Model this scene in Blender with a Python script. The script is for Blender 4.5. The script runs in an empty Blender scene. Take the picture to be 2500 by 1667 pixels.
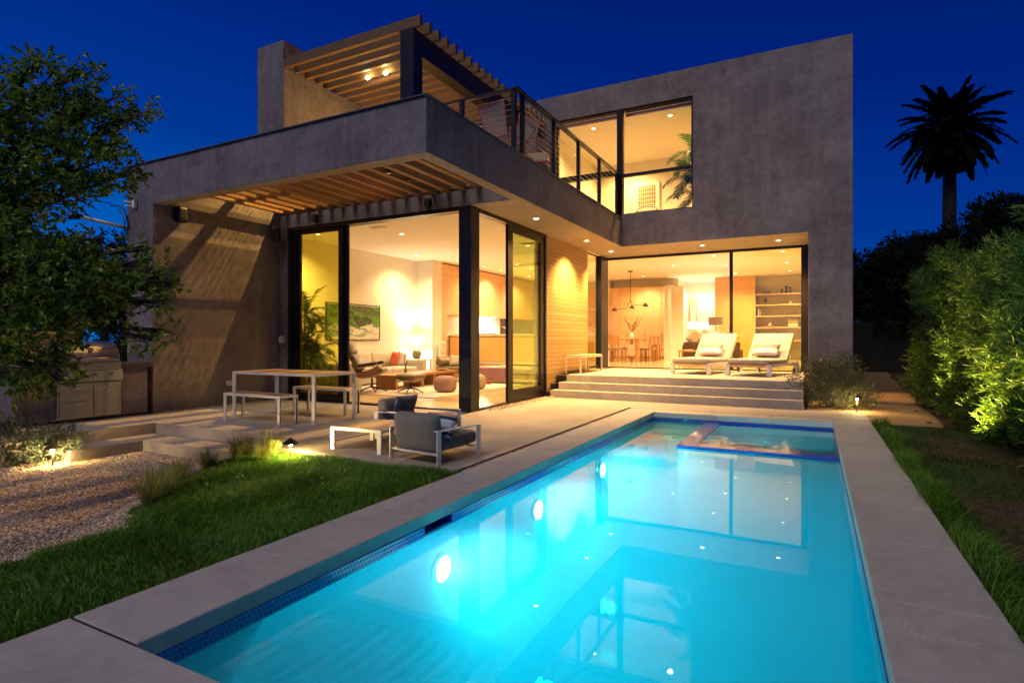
import bpy, bmesh, math, random
import numpy as np
from mathutils import Vector, Matrix, Euler
R = math.radians
WK = 4.3     # strength of the warm lamps of the house
random.seed(7)
sc = bpy.context.scene
COL = sc.collection
# ------------------------------------------------------------------ camera
cam = bpy.data.cameras.new("camera"); camo = bpy.data.objects.new("camera", cam); COL.objects.link(camo)
camo.location = (0, 0, 1.24); camo.rotation_euler = (R(90), 0, R(27.71))
cam.sensor_width = 36; cam.lens = 36*1404.3/2500; cam.shift_y = -3.2/2500
cam.clip_start = .05; cam.clip_end = 2000
sc.camera = camo
# ------------------------------------------------------------------ world: deep blue dusk sky
w = bpy.data.worlds.new("World"); sc.world = w; w.use_nodes = True
nt = w.node_tree; nt.nodes.clear()
out = nt.nodes.new('ShaderNodeOutputWorld'); bg = nt.nodes.new('ShaderNodeBackground')
tc = nt.nodes.new('ShaderNodeTexCoord'); sep = nt.nodes.new('ShaderNodeSeparateXYZ')
ramp = nt.nodes.new('ShaderNodeValToRGB')
el = ramp.color_ramp.elements
el[0].position = 0; el[0].color = (.0, .165, .62, 1)
el[1].position = 1; el[1].color = (0, .004, .07, 1)
for p, c in ((.12, (0, .105, .48, 1)), (.3, (0, .036, .28, 1)), (.5, (0, .0155, .19, 1)), (.75, (0, .008, .115, 1))):
    e = ramp.color_ramp.elements.new(p); e.color = c
nt.links.new(tc.outputs['Generated'], sep.inputs[0])
# the western afterglow: brighter towards -X, darker towards +X
ad = nt.nodes.new('ShaderNodeMath'); ad.operation = 'MULTIPLY_ADD'
ad.inputs[1].default_value = .17; nt.links.new(sep.outputs['X'], ad.inputs[0]); nt.links.new(sep.outputs['Z'], ad.inputs[2])
ad2 = nt.nodes.new('ShaderNodeMath'); ad2.operation = 'ADD'; ad2.inputs[1].default_value = .13
nt.links.new(ad.outputs[0], ad2.inputs[0]); nt.links.new(ad2.outputs[0], ramp.inputs[0])
nt.links.new(ramp.outputs[0], bg.inputs[0]); bg.inputs[1].default_value = .80
nt.links.new(bg.outputs[0], out.inputs[0])
# ------------------------------------------------------------------ the faint ambient light of the neighbourhood, behind the camera
sun = bpy.data.lights.new("sun", 'SUN'); sun.energy = .92; sun.angle = R(30); sun.color = (1, .89, .80)
suno = bpy.data.objects.new("sun", sun); COL.objects.link(suno)
d = Vector((.10, 1, -1.15)).normalized(); suno.rotation_euler = d.to_track_quat('-Z', 'Y').to_euler()
sc.view_settings.view_transform = 'Standard'; sc.view_settings.look = 'None'
sc.view_settings.exposure = .4; sc.view_settings.gamma = 1
cy = sc.cycles
cy.max_bounces = 8; cy.diffuse_bounces = 4; cy.glossy_bounces = 4; cy.transmission_bounces = 4
cy.transparent_max_bounces = 16; cy.volume_bounces = 4
cy.sample_clamp_indirect = 4; cy.sample_clamp_direct = 0; cy.blur_glossy = .5
cy.caustics_reflective = False; cy.caustics_refractive = False
cy.use_denoising = True; cy.use_adaptive_sampling = True; cy.adaptive_threshold = .015
try: cy.denoiser = 'OPENIMAGEDENOISE'
except Exception: pass

# ================================================================== helpers
def link(o, parent=None):
    COL.objects.link(o)
    if parent: o.parent = parent
    return o
def tag(o, label=None, cat=None, group=None, kind=None):
    if label: o['label'] = label
    if cat: o['category'] = cat
    if group: o['group'] = group
    if kind: o['kind'] = kind
    return o
def thing(name, label, cat, loc=(0, 0, 0), rz=0, group=None):
    o = bpy.data.objects.new(name, None); link(o); o.location = loc; o.rotation_euler = (0, 0, rz)
    o.empty_display_size = .1
    return tag(o, label, cat, group)
def children(o): return [c for c in bpy.data.objects if c.parent == o]
def dup(root, loc, rz=None, label=None, scale=None):
    kids = {}
    for c in bpy.data.objects:
        if c.parent: kids.setdefault(c.parent.name, []).append(c)
    def rec(o, par):
        c = o.copy(); COL.objects.link(c); c.parent = par
        for k in kids.get(o.name, []): rec(k, c)
        return c
    r = rec(root, None); r.location = loc
    if rz is not None: r.rotation_euler = (0, 0, rz)
    if label: r['label'] = label
    if scale: r.scale = (scale,)*3 if not isinstance(scale, tuple) else scale
    return r
class MB:
    def __init__(s): s.v = []; s.f = []
    def add(s, vs, fs, M=None):
        n = len(s.v)
        s.v += [tuple(M @ Vector(p)) if M else tuple(p) for p in vs]
        s.f += [tuple(i+n for i in f) for f in fs]; return s
    def box(s, x0, x1, y0, y1, z0, z1, M=None):
        return s.add([(x0,y0,z0),(x1,y0,z0),(x1,y1,z0),(x0,y1,z0),(x0,y0,z1),(x1,y0,z1),(x1,y1,z1),(x0,y1,z1)],
            [(0,3,2,1),(4,5,6,7),(0,1,5,4),(1,2,6,5),(2,3,7,6),(3,0,4,7)], M)
    def prism(s, poly, z0, z1, M=None):
        n = len(poly)
        return s.add([(x,y,z0) for x,y in poly]+[(x,y,z1) for x,y in poly],
            [tuple(range(n-1,-1,-1)), tuple(range(n,2*n))]+[(i,(i+1)%n,(i+1)%n+n,i+n) for i in range(n)], M)
    def quad(s, *p): return s.add(p, [tuple(range(len(p)))])
    def lathe(s, prof, n=20, M=None, cap=True):
        vs = []; fs = []
        for r, z in prof: vs += [(r*math.cos(2*math.pi*i/n), r*math.sin(2*math.pi*i/n), z) for i in range(n)]
        for k in range(len(prof)-1):
            for i in range(n):
                j = (i+1) % n; fs.append((k*n+i, k*n+j, (k+1)*n+j, (k+1)*n+i))
        if cap: fs.append(tuple(range(n-1,-1,-1))); fs.append(tuple(range((len(prof)-1)*n, len(prof)*n)))
        return s.add(vs, fs, M)
    def cyl(s, x, y, z0, z1, r, n=16, r2=None): return s.lathe([(r,z0),(r2 if r2 is not None else r,z1)], n, Matrix.Translation((x,y,0)))
    def tube(s, pts, r, n=8, r2=None):
        pts = [Vector(p) for p in pts]; m = len(pts); rings = []
        t0 = (pts[1]-pts[0]).normalized(); a = t0.orthogonal().normalized()
        for i, p in enumerate(pts):
            t = ((pts[min(i+1,m-1)]-pts[max(i-1,0)])).normalized()
            a = (a-t*a.dot(t)); a = a.normalized() if a.length > 1e-6 else t.orthogonal().normalized(); b = t.cross(a)
            rr = r if r2 is None else r+(r2-r)*i/(m-1)
            rings.append([p+(a*math.cos(2*math.pi*k/n)+b*math.sin(2*math.pi*k/n))*rr for k in range(n)])
        vs = [v for rg in rings for v in rg]; fs = []
        for i in range(m-1):
            for k in range(n):
                j = (k+1) % n; fs.append((i*n+k, i*n+j, (i+1)*n+j, (i+1)*n+k))
        fs.append(tuple(range(n-1,-1,-1))); fs.append(tuple(range((m-1)*n, m*n)))
        return s.add(vs, fs)
    def pad(s, sx, sy, sz, M=None, r=.03, puff=0., n=8):
        """soft box centred on the origin with rounded edges; puff swells the faces"""
        vs = []; idx = {}; fs = []
        def P(a, b, c):
            k = (round(a,4), round(b,4), round(c,4))
            if k in idx: return idx[k]
            h = Vector((sx/2, sy/2, sz/2)); p = Vector((a*h.x, b*h.y, c*h.z)); q = Vector([max(-h[i]+r, min(h[i]-r, p[i])) for i in range(3)])
            dd = p-q
            if dd.length > 1e-9: p = q+dd.normalized()*r
            w_ = (1-a*a)*(1-b*b)
            if sz <= min(sx, sy): p.z += c*puff*w_
            elif sy <= min(sx, sz): p.y += b*puff*(1-a*a)*(1-c*c)
            else: p.x += a*puff*(1-b*b)*(1-c*c)
            idx[k] = len(vs); vs.append(p); return idx[k]
        t = [-1+2*i/n for i in range(n+1)]; h = Vector((sx/2, sy/2, sz/2))
        def ax(L):
            e = max(.0, 1-r/L); return sorted(set([-1, -1+.3*(1-e), -e, 0, e, 1-.3*(1-e), 1]+[u*e for u in (-.66, -.33, .33, .66)]))
        X, Y, Z = ax(h.x), ax(h.y), ax(h.z)
        def face(A, B, fn, flip):
            for i in range(len(A)-1):
                for j in range(len(B)-1):
                    q = [fn(A[i],B[j]), fn(A[i+1],B[j]), fn(A[i+1],B[j+1]), fn(A[i],B[j+1])]
                    fs.append(tuple(reversed(q)) if flip else tuple(q))
        for sg in (-1, 1):
            face(X, Y, lambda a,b: P(a,b,sg), sg < 0); face(X, Z, lambda a,b: P(a,sg,b), sg > 0); face(Y, Z, lambda a,b: P(sg,a,b), sg < 0)
        return s.add(vs, fs, M)
    def build(s, name, mat, parent=None, bevel=0, smooth=False, seg=2):
        me = bpy.data.meshes.new(name); me.from_pydata(s.v, [], s.f); me.update()
        if mat: me.materials.append(mat)
        o = bpy.data.objects.new(name, me); link(o, parent)
        if smooth: me.polygons.foreach_set('use_smooth', [True]*len(me.polygons))
        if bevel:
            b = o.modifiers.new('bevel', 'BEVEL'); b.width = bevel; b.segments = seg; b.limit_method = 'ANGLE'; b.harden_normals = False
        return o
def bigmesh(name, verts, faces, mat, parent=None, smooth=False):
    """numpy verts (N,3); faces (M,k) all of one size"""
    me = bpy.data.meshes.new(name); k = faces.shape[1]; m = len(faces)
    me.vertices.add(len(verts)); me.vertices.foreach_set('co', verts.astype(np.float32).ravel())
    me.loops.add(m*k); me.loops.foreach_set('vertex_index', faces.astype(np.int32).ravel())
    me.polygons.add(m); me.polygons.foreach_set('loop_start', np.arange(0, m*k, k, dtype=np.int32))
    try: me.polygons.foreach_set('loop_total', np.full(m, k, dtype=np.int32))
    except Exception: pass
    me.polygons.foreach_set('use_smooth', np.full(m, smooth)); me.update(calc_edges=True); me.validate()
    for mm in (mat if isinstance(mat, (list, tuple)) else [mat]): me.materials.append(mm)
    return link(bpy.data.objects.new(name, me), parent)
def T(x, y, z, rx=0, ry=0, rz=0): return Matrix.Translation((x, y, z)) @ Euler((rx, ry, rz)).to_matrix().to_4x4()

# ================================================================== materials
class NM:
    """tiny node-material writer"""
    def __init__(s, name):
        s.m = bpy.data.materials.new(name); s.m.use_nodes = True; s.t = s.m.node_tree; s.t.nodes.clear()
        s.o = s.t.nodes.new('ShaderNodeOutputMaterial'); s.p = s.t.nodes.new('ShaderNodeBsdfPrincipled')
        s.t.links.new(s.p.outputs[0], s.o.inputs[0])
        s.g = s.t.nodes.new('ShaderNodeNewGeometry'); s.tc = s.t.nodes.new('ShaderNodeTexCoord')
    def n(s, typ, **kw):
        nd = s.t.nodes.new(typ)
        for k, v in kw.items():
            if k in nd.inputs.keys(): nd.inputs[k].default_value = v
            else: setattr(nd, k, v)
        return nd
    def l(s, a, b): s.t.links.new(a, b); return a
    def pos(s, scale=(1,1,1), world=True, rot=(0,0,0)):
        mp = s.n('ShaderNodeMapping'); mp.inputs['Scale'].default_value = scale; mp.inputs['Rotation'].default_value = rot
        s.l(s.g.outputs['Position'] if world else s.tc.outputs['Object'], mp.inputs[0]); return mp.outputs[0]
    def noise(s, vec, scale=5, detail=4, rough=.6, dist=0):
        nd = s.n('ShaderNodeTexNoise'); nd.inputs['Scale'].default_value = scale; nd.inputs['Detail'].default_value = detail
        nd.inputs['Roughness'].default_value = rough; nd.inputs['Distortion'].default_value = dist
        s.l(vec, nd.inputs['Vector']); return nd.outputs['Fac']
    def ramp(s, fac, stops):
        r = s.n('ShaderNodeValToRGB'); e = r.color_ramp.elements
        e[0].position, e[0].color = stops[0][0], (*stops[0][1], 1); e[1].position, e[1].color = stops[-1][0], (*stops[-1][1], 1)
        for p, c in stops[1:-1]: q = e.new(p); q.color = (*c, 1)
        s.l(fac, r.inputs[0]); return r.outputs[0]
    def mix(s, a, b, fac, mode='MIX'):
        m = s.n('ShaderNodeMix'); m.data_type = 'RGBA'; m.blend_type = mode
        for sock, val in ((m.inputs[0], fac), (m.inputs[6], a), (m.inputs[7], b)):
            if hasattr(val, 'is_linked') or isinstance(val, bpy.types.NodeSocket): s.l(val, sock)
            elif isinstance(val, (int, float)): sock.default_value = val
            else: sock.default_value = (*val, 1) if len(val) == 3 else val
        return m.outputs[2]
    def bump(s, h, strength=.3, dist=.01):
        b = s.n('ShaderNodeBump'); b.inputs['Strength'].default_value = strength; b.inputs['Distance'].default_value = dist
        s.l(h, b.inputs['Height']); s.l(b.outputs[0], s.p.inputs['Normal']); return b
    def base(s, c):
        if isinstance(c, bpy.types.NodeSocket): s.l(c, s.p.inputs['Base Color'])
        else: s.p.inputs['Base Color'].default_value = (*c, 1)
    def set(s, rough=.6, metal=0, spec=.5):
        s.p.inputs['Roughness'].default_value = rough; s.p.inputs['Metallic'].default_value = metal
        s.p.inputs['Specular IOR Level'].default_value = spec; return s
def simple(name, col, rough=.6, metal=0, var=.12, scale=9, bump=0, spec=.5):
    k = NM(name).set(rough, metal, spec)
    f = k.noise(k.pos(world=False), scale, 5)
    c = k.ramp(f, [(.3, tuple(x*(1-var) for x in col)), (.7, tuple(min(1, x*(1+var)) for x in col))]); k.base(c)
    if bump: k.bump(k.noise(k.pos(world=False), scale*14, 4), bump, .004)
    return k.m
def plaster(name, c1, c2, streak=.5, stain=(.2,.2,.22)):
    """troweled cement plaster: large clouds, vertical rain streaks, fine grain"""
    k = NM(name).set(.72, 0, .35)
    big = k.noise(k.pos((.55,.55,.75)), 1.7, 6, .62, .35)
    c = k.ramp(big, [(.25, c1), (.5, tuple((a+b)/2 for a,b in zip(c1,c2))), (.75, c2)])
    st = k.noise(k.pos((5,5,.35)), 1.3, 5, .6); fl = k.ramp(st, [(.42,(0,0,0)), (.7,(1,1,1))])
    c = k.mix(c, tuple(min(1, x*1.5) for x in c2), k.mix((0,0,0), fl, streak))
    st2 = k.noise(k.pos((8,8,.4)), 1.1, 4, .6); fl2 = k.ramp(st2, [(.5,(0,0,0)), (.72,(1,1,1))])
    c = k.mix(c, stain, k.mix((0,0,0), fl2, streak*.8))
    mo = k.noise(k.pos((3,3,3)), 3, 8, .7, .3); c = k.mix(c, k.ramp(mo, [(.3,(.62,.62,.65)), (.7,(1.16,1.13,1.1))]), .9, 'MULTIPLY')
    k.base(c); k.bump(k.noise(k.pos((1,1,1)), 22, 8, .7), .16, .02); return k.m
def slab(name, c1, c2, joints=None):
    """sand-finished concrete paving"""
    k = NM(name).set(.78, 0, .3)
    a = k.noise(k.pos(), 1.1, 6, .6, .2); b = k.noise(k.pos(), 330, 2, .6)
    c = k.ramp(a, [(.3, c1), (.7, c2)]); c = k.mix(c, k.ramp(b, [(.3,(.6,.6,.6)), (.5,(1,1,1)), (.72,(1.45,1.42,1.4))]), .8, 'MULTIPLY')
    m2 = k.noise(k.pos(), 9, 5, .7, .4); c = k.mix(c, k.ramp(m2, [(.35,(.84,.84,.84)), (.65,(1.06,1.06,1.06))]), .8, 'MULTIPLY')
    sp = k.noise(k.pos(), 1.9, 3, .5); sp2 = k.noise(k.pos(), 75, 3, .7)
    mk = k.n('ShaderNodeMath', operation='MULTIPLY'); k.l(k.ramp(sp, [(.61,(0,0,0)), (.67,(1,1,1))]), mk.inputs[0]); k.l(k.ramp(sp2, [(.55,(0,0,0)), (.62,(1,1,1))]), mk.inputs[1])
    c = k.mix(c, (.62,.6,.58), mk.outputs[0]); k.base(c)
    k.bump(b, .35, .003); return k.m
def planks(name, c1, c2, period=.145, axis='Z', gap=.06, rough=.5, grain=(2,2,60)):
    """boards with dark joints; axis is the direction across the boards"""
    k = NM(name).set(rough, 0, .4)
    sp = k.n('ShaderNodeSeparateXYZ'); k.l(k.g.outputs['Position'], sp.inputs[0])
    dv = k.n('ShaderNodeMath', operation='DIVIDE'); k.l(sp.outputs[axis], dv.inputs[0]); dv.inputs[1].default_value = period
    fr = k.n('ShaderNodeMath', operation='FRACT'); k.l(dv.outputs[0], fr.inputs[0])
    fl = k.n('ShaderNodeMath', operation='FLOOR'); k.l(dv.outputs[0], fl.inputs[0])
    wn = k.n('ShaderNodeTexWhiteNoise'); wn.noise_dimensions = '1D'; k.l(fl.outputs[0], wn.inputs['W'])
    g = k.noise(k.pos(grain), 2.2, 6, .65, .4)
    c = k.ramp(g, [(.3, c1), (.7, c2)])
    c = k.mix(c, k.ramp(wn.outputs['Value'], [(0,(.84,.84,.84)), (1,(1.14,1.12,1.1))]), 1, 'MULTIPLY')
    j = k.n('ShaderNodeMath', operation='LESS_THAN'); k.l(fr.outputs[0], j.inputs[0]); j.inputs[1].default_value = gap
    c = k.mix(c, tuple(x*.16 for x in c1), j.outputs[0]); k.base(c)
    iv = k.n('ShaderNodeMath', operation='SUBTRACT'); iv.inputs[0].default_value = 1; k.l(j.outputs[0], iv.inputs[1])
    k.bump(iv.outputs[0], .6, .01); return k.m
def wood(name, c1, c2, grain=(14,14,1.1), rough=.42, world=True):
    k = NM(name).set(rough, 0, .45)
    g = k.noise(k.pos(grain, world), 1.9, 7, .62, .5); c = k.ramp(g, [(.28, c1), (.72, c2)])
    f = k.noise(k.pos(tuple(x*5 for x in grain), world), 2.3, 4, .6); c = k.mix(c, k.ramp(f, [(.3,(.86,.86,.86)), (.7,(1.08,1.08,1.08))]), .8, 'MULTIPLY')
    k.base(c); k.bump(f, .08, .003); return k.m
def metal(name, col, rough=.3, grain=(1,1,60), world=False):
    k = NM(name).set(rough, 1, .5); g = k.noise(k.pos(grain, world), 6, 5, .7)
    k.base(k.ramp(g, [(.3, tuple(x*.86 for x in col)), (.7, col)]))
    rr = k.n('ShaderNodeMapRange'); k.l(g, rr.inputs[0]); rr.inputs[3].default_value = rough*.75; rr.inputs[4].default_value = rough*1.35
    k.l(rr.outputs[0], k.p.inputs['Roughness']); return k.m
def fabric(name, col, col2=None, scale=260, rough=.92):
    k = NM(name).set(rough, 0, .2); col2 = col2 or tuple(x*1.5 for x in col)
    a = k.noise(k.pos((1,1,1), False), scale, 2, .7); b = k.noise(k.pos((1,1,.15), False), scale*.8, 2, .6)
    c = k.ramp(a, [(.35, col), (.65, col2)]); c = k.mix(c, k.ramp(b, [(.35,(.75,.75,.75)), (.65,(1.15,1.15,1.15))]), .8, 'MULTIPLY')
    k.base(c); k.bump(a, .3, .002); return k.m
def emit(name, col, s):
    m = bpy.data.materials.new(name); m.use_nodes = True; t = m.node_tree; t.nodes.clear()
    o = t.nodes.new('ShaderNodeOutputMaterial'); e = t.nodes.new('ShaderNodeEmission'); e.inputs[0].default_value = (*col, 1); e.inputs[1].default_value = s
    t.links.new(e.outputs[0], o.inputs[0]); return m
def glass(name, tint=(1,1,1), ior=1.5, refl=(1,1,1)):
    m = bpy.data.materials.new(name); m.use_nodes = True; t = m.node_tree; t.nodes.clear()
    o = t.nodes.new('ShaderNodeOutputMaterial'); tr = t.nodes.new('ShaderNodeBsdfTransparent'); gl = t.nodes.new('ShaderNodeBsdfGlossy')
    mx = t.nodes.new('ShaderNodeMixShader'); fr = t.nodes.new('ShaderNodeFresnel'); gg = t.nodes.new('ShaderNodeNewGeometry'); mr = t.nodes.new('ShaderNodeMapRange')
    mr.inputs[3].default_value = ior; mr.inputs[4].default_value = 1/ior; t.links.new(gg.outputs['Backfacing'], mr.inputs[0]); t.links.new(mr.outputs[0], fr.inputs[0])
    tr.inputs[0].default_value = (*tint, 1); gl.inputs[0].default_value = (*refl, 1); gl.inputs[1].default_value = 0
    t.links.new(fr.outputs[0], mx.inputs[0]); t.links.new(tr.outputs[0], mx.inputs[1]); t.links.new(gl.outputs[0], mx.inputs[2]); t.links.new(mx.outputs[0], o.inputs[0])
    return m
def leafmat(name, c1, c2, c3=None, rough=.5, trans=.25, scale=.9, spec=.35):
    k = NM(name).set(rough, 0, spec)
    oi = k.n('ShaderNodeNewGeometry'); rnd = oi.outputs['Random Per Island']
    stops = [(0, c1), (.6, c2), (1, c3 or c2)]
    c = k.ramp(rnd, stops); big = k.noise(k.pos(), scale*2, 3, .6); c = k.mix(c, k.ramp(big, [(.3,(.7,.72,.7)), (.7,(1.2,1.18,1.1))]), .9, 'MULTIPLY'); k.base(c)
    tb = k.n('ShaderNodeBsdfTranslucent'); k.l(c, tb.inputs[0]); mx = k.n('ShaderNodeMixShader'); mx.inputs[0].default_value = trans
    k.l(k.p.outputs[0], mx.inputs[1]); k.l(tb.outputs[0], mx.inputs[2]); k.l(mx.outputs[0], k.o.inputs[0]); return k.m
M = {}
M['plaster'] = plaster('cement_plaster', (.105,.092,.100), (.245,.222,.232), .22, (.12,.13,.165))
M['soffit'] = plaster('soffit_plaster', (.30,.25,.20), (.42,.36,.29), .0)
M['plasterin'] = simple('interior_plaster', (.74,.70,.60), .8, 0, .04, 3)
M['ceil'] = simple('ceiling_paint', (.80,.77,.70), .8, 0, .03, 2)
M['slab'] = slab('paving_concrete', (.29,.25,.225), (.38,.335,.30))
M['coping'] = slab('coping_concrete', (.36,.34,.33), (.46,.435,.42))
M['siding'] = planks('siding_boards', (.36,.21,.07), (.54,.35,.13), .095, 'Z', .07, .5, (3,3,30))
M['cabinet'] = wood('oak_veneer', (.60,.36,.19), (.72,.46,.26))
M['cabinet2'] = wood('golden_veneer', (.66,.36,.10), (.78,.46,.16))
M['shelfwood'] = wood('shelf_oak', (.50,.36,.20), (.62,.46,.28), (1.1,14,14))
M['timber'] = wood('trellis_timber', (.20,.10,.032), (.38,.21,.075), (20,1.2,20), .6)
M['timberx'] = wood('rafter_timber', (.09,.05,.02), (.20,.115,.045), (1.2,20,20), .6)
M['floorwood'] = planks('floor_boards', (.42,.30,.16), (.60,.46,.27), .19, 'X', .015, .22, (12,1.2,1))
M['steel'] = simple('black_steel', (.018,.017,.022), .38, .3, .2, 30)
M['alu_dark'] = simple('bronze_aluminium', (.022,.019,.018), .32, .5, .2, 30)
M['alu'] = metal('brushed_aluminium', (.80,.80,.83), .42, (40,40,2)); [n for n in M['alu'].node_tree.nodes if n.type == 'BSDF_PRINCIPLED'][0].inputs['Metallic'].default_value = .55
M['stainless'] = metal('stainless_steel', (.34,.33,.33), .24, (.3,.3,90)); [n for n in M['stainless'].node_tree.nodes if n.type == 'BSDF_PRINCIPLED'][0].inputs['Metallic'].default_value = .8
M['chrome'] = metal('polished_chrome', (.85,.85,.85), .08)
M['teak'] = planks('teak_slats', (.34,.17,.055), (.50,.27,.10), .1, 'Y', .05, .35, (1.5,30,30))
M['teakx'] = planks('pale_teak_slats', (.58,.40,.20), (.70,.50,.27), .108, 'X', .05, .4, (30,1.5,30))
M['gfab'] = fabric('charcoal_fabric', (.14,.132,.12), (.30,.285,.26), 330)
M['beige'] = fabric('oatmeal_fabric', (.33,.30,.23), (.48,.44,.35), 200)
M['sofafab'] = fabric('grey_sofa_fabric', (.36,.33,.28), (.50,.46,.39), 200)
M['clear'] = glass('clear_glass', (.98,.99,.97))
M['tint'] = glass('stacked_green_glass', (.84,.96,.62), 1.5)
M['tint2'] = glass('stacked_yellow_glass', (.97,.98,.46), 1.5)
M['tint3'] = glass('double_glass', (.93,.97,.80), 1.5)
M['black'] = simple('black_plastic', (.012,.012,.013), .45)
M['white'] = simple('white_paint', (.8,.8,.78), .5, 0, .03)
M['bark'] = simple('bark', (.06,.045,.035), .9, 0, .4, 12, .5)
# ================================================================== ground, paving, pool
def lawn_edge(y): return np.interp(y, [-1,1.7,2.3,2.84,3.5,4.25,4.7], [-4.2,-4.22,-4.25,-4.85,-5.3,-5.62,-5.7])
def zg(x, y):
    """ground height left of the pool: lawn level near the coping, falling to the gravel bed beyond the lawn edge"""
    x = np.asarray(x, float); t = np.clip((lawn_edge(y)+.25-x)/1.25, 0, 1); t = t*t*(3-2*t)
    return -.05-.27*t-.02*np.sin(np.clip((-2.95-x)/3, 0, 1)*3.1)
soil = NM('soil').set(.95, 0, .1); soil.base(soil.ramp(soil.noise(soil.pos(), 14, 8, .7), [(.3,(.035,.024,.016)), (.7,(.10,.07,.045))])); soil.bump(soil.noise(soil.pos(), 60, 5), .6, .02)
# one ground sheet to the horizon with a hole for the pool and a graded part left of it
g = MB()
for q in ((-600,-8.8,-600,600,-.33),(-8.8,.76,-600,-3,-.1),(-8.8,-2.95,-3,-1,-.1),(-8.8,.76,10.3,600,-.12),(-8.8,-2.95,4.8,10.3,-.35)):
    g.quad((q[0],q[2],q[4]),(q[1],q[2],q[4]),(q[1],q[3],q[4]),(q[0],q[3],q[4]))
g.quad((.76,-600,-.045),(600,-600,-.045),(600,600,-.045),(.76,600,-.045))
tag(g.build('ground', soil.m), kind='structure')
# gravel strip material / pebbles
PEB = NM('pebbles').set(.85, 0, .25)
PEB.base(PEB.ramp(PEB.g.outputs['Random Per Island'], [(0,(.25,.18,.13)), (.5,(.46,.35,.26)), (.8,(.62,.50,.39)), (1,(.74,.67,.6))]))
def stones(name, pts, smin, smax, mat=None, seed=1, flat=.7):
    rng = np.random.default_rng(seed); n = len(pts)
    base = np.array([(1,0,0),(-.5,.87,0),(-.5,-.87,0),(.35,.2,.85),(-.5,.3,.75),(.1,-.5,.8),(.3,.3,-.7),(-.3,-.2,-.7)])
    F = np.array([(0,3,5),(0,1,3),(1,4,3),(1,2,4),(2,5,4),(2,0,5),(3,4,5),(0,6,1),(1,7,2),(2,7,0),(0,7,6),(1,6,7)])
    s = rng.uniform(smin, smax, (n,1,1)); V = base[None]*(1+rng.uniform(-.25,.25,(n,8,3))); V = V*s*rng.uniform(.7,1.25,(n,1,3)); V[:,:,2] *= flat
    a = rng.uniform(0, 6.28, n); c_, s_ = np.cos(a)[:,None], np.sin(a)[:,None]
    x = V[:,:,0]*c_-V[:,:,1]*s_; y = V[:,:,0]*s_+V[:,:,1]*c_; V = np.stack([x, y, V[:,:,2]], 2)+pts[:,None,:]
    Fi = (F[None]+8*np.arange(n)[:,None,None]).reshape(-1,3)
    return bigmesh(name, V.reshape(-1,3), Fi, mat or PEB.m)
# patio: paving sheets (thick slabs)
pt = MB()
pt.box(-9.94, -5.275, 5.18, 8.44, -.5, 0); pt.box(-5.89, -5.275, 4.64, 5.18, -.5, 0); pt.box(-5.205, -3.03, 4.64, 11.5, -.5, 0)
pt.box(-10.9, -8.79, -1, 5.18, -.5, 0); pt.box(-9.94, -8.79, 5.18, 5.185, -.5, -.001)
pt.box(-3.03, -2.2, 10.375, 11.5, -.5, 0); pt.box(-2.2, .76, 10.375, 11.5, -.5, 0); pt.box(-5.205, -.16, 11.5, 12.2, -.5, -.002)
tag(pt.build('patio', M['slab'], bevel=.006), kind='structure')
ts = MB(); ts.box(-8.79, -5.89, 4.71, 5.18, -.6, -.155); ts.box(-8.79, -8.29, 3.82, 4.71, -.6, -.155)
tag(ts.build('garden_step', M['slab'], bevel=.006), kind='structure')
# pool coping: individual cast pieces, 15 cm drop face inside
cp = MB(); J = .009
ys = [-3, -.55, .43, 1.37, 2.305, 3.235, 4.17, 5.1, 6.03, 6.96, 7.9, 8.83, 10.345]
for i in range(3, len(ys)-1): cp.box(-2.95, -2.46, ys[i]+J/2, ys[i+1]-J/2, -.085, 0)
for a, b in ((-3, .43), (.43, 1.362)): cp.box(-2.95, -1.55, a+J/2, b-J/2, -.085, 0); cp.box(-1.55+J, .26, a+J/2, b-J/2, -.085, 0)
ysr = [-3, .4, 1.35, 2.31, 3.27, 4.22, 5.17, 6.12, 7.07, 8.02, 8.97, 10.345]
for i in range(len(ysr)-1): cp.box(.26, .76, ysr[i]+J/2, ysr[i+1]-J/2, -.085, 0)
xsf = [-2.46, -1.53, -.62, .26]
for i in range(3): cp.box(xsf[i]+J/2, xsf[i+1]-J/2, 9.95, 10.345, -.085, 0)
lf = MB(); lf.box(-2.46,-2.457,1.372,9.947,-.084,-.004); lf.box(.257,.26,1.372,9.947,-.084,-.004); lf.box(-2.457,.257,9.947,9.95,-.084,-.004)  # thin liner strips; their paler colour stands in for light on the inner faces
tag(lf.build('coping_light_strip', slab('painted_coping_light', (.50,.49,.44), (.62,.61,.55))), kind='structure')
tag(cp.build('pool_coping', M['coping'], bevel=.005), kind='structure')
jt = MB()
for y in ys[4:-1]: jt.box(-2.94,-2.462,y-.008,y+.008,-.07,-.010)
jt.box(-2.94,-2.462,1.360,1.374,-.07,-.008)
for y in ysr[1:-1]: jt.box(.262,.75,y-.008,y+.008,-.07,-.010)
for x in xsf[1:-1]: jt.box(x-.008,x+.008,9.952,10.34,-.07,-.010)
jt.box(-2.95,.76,10.340,10.38,-.07,-.014)
tag(jt.build('coping_joints', M['black']), kind='structure')
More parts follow.
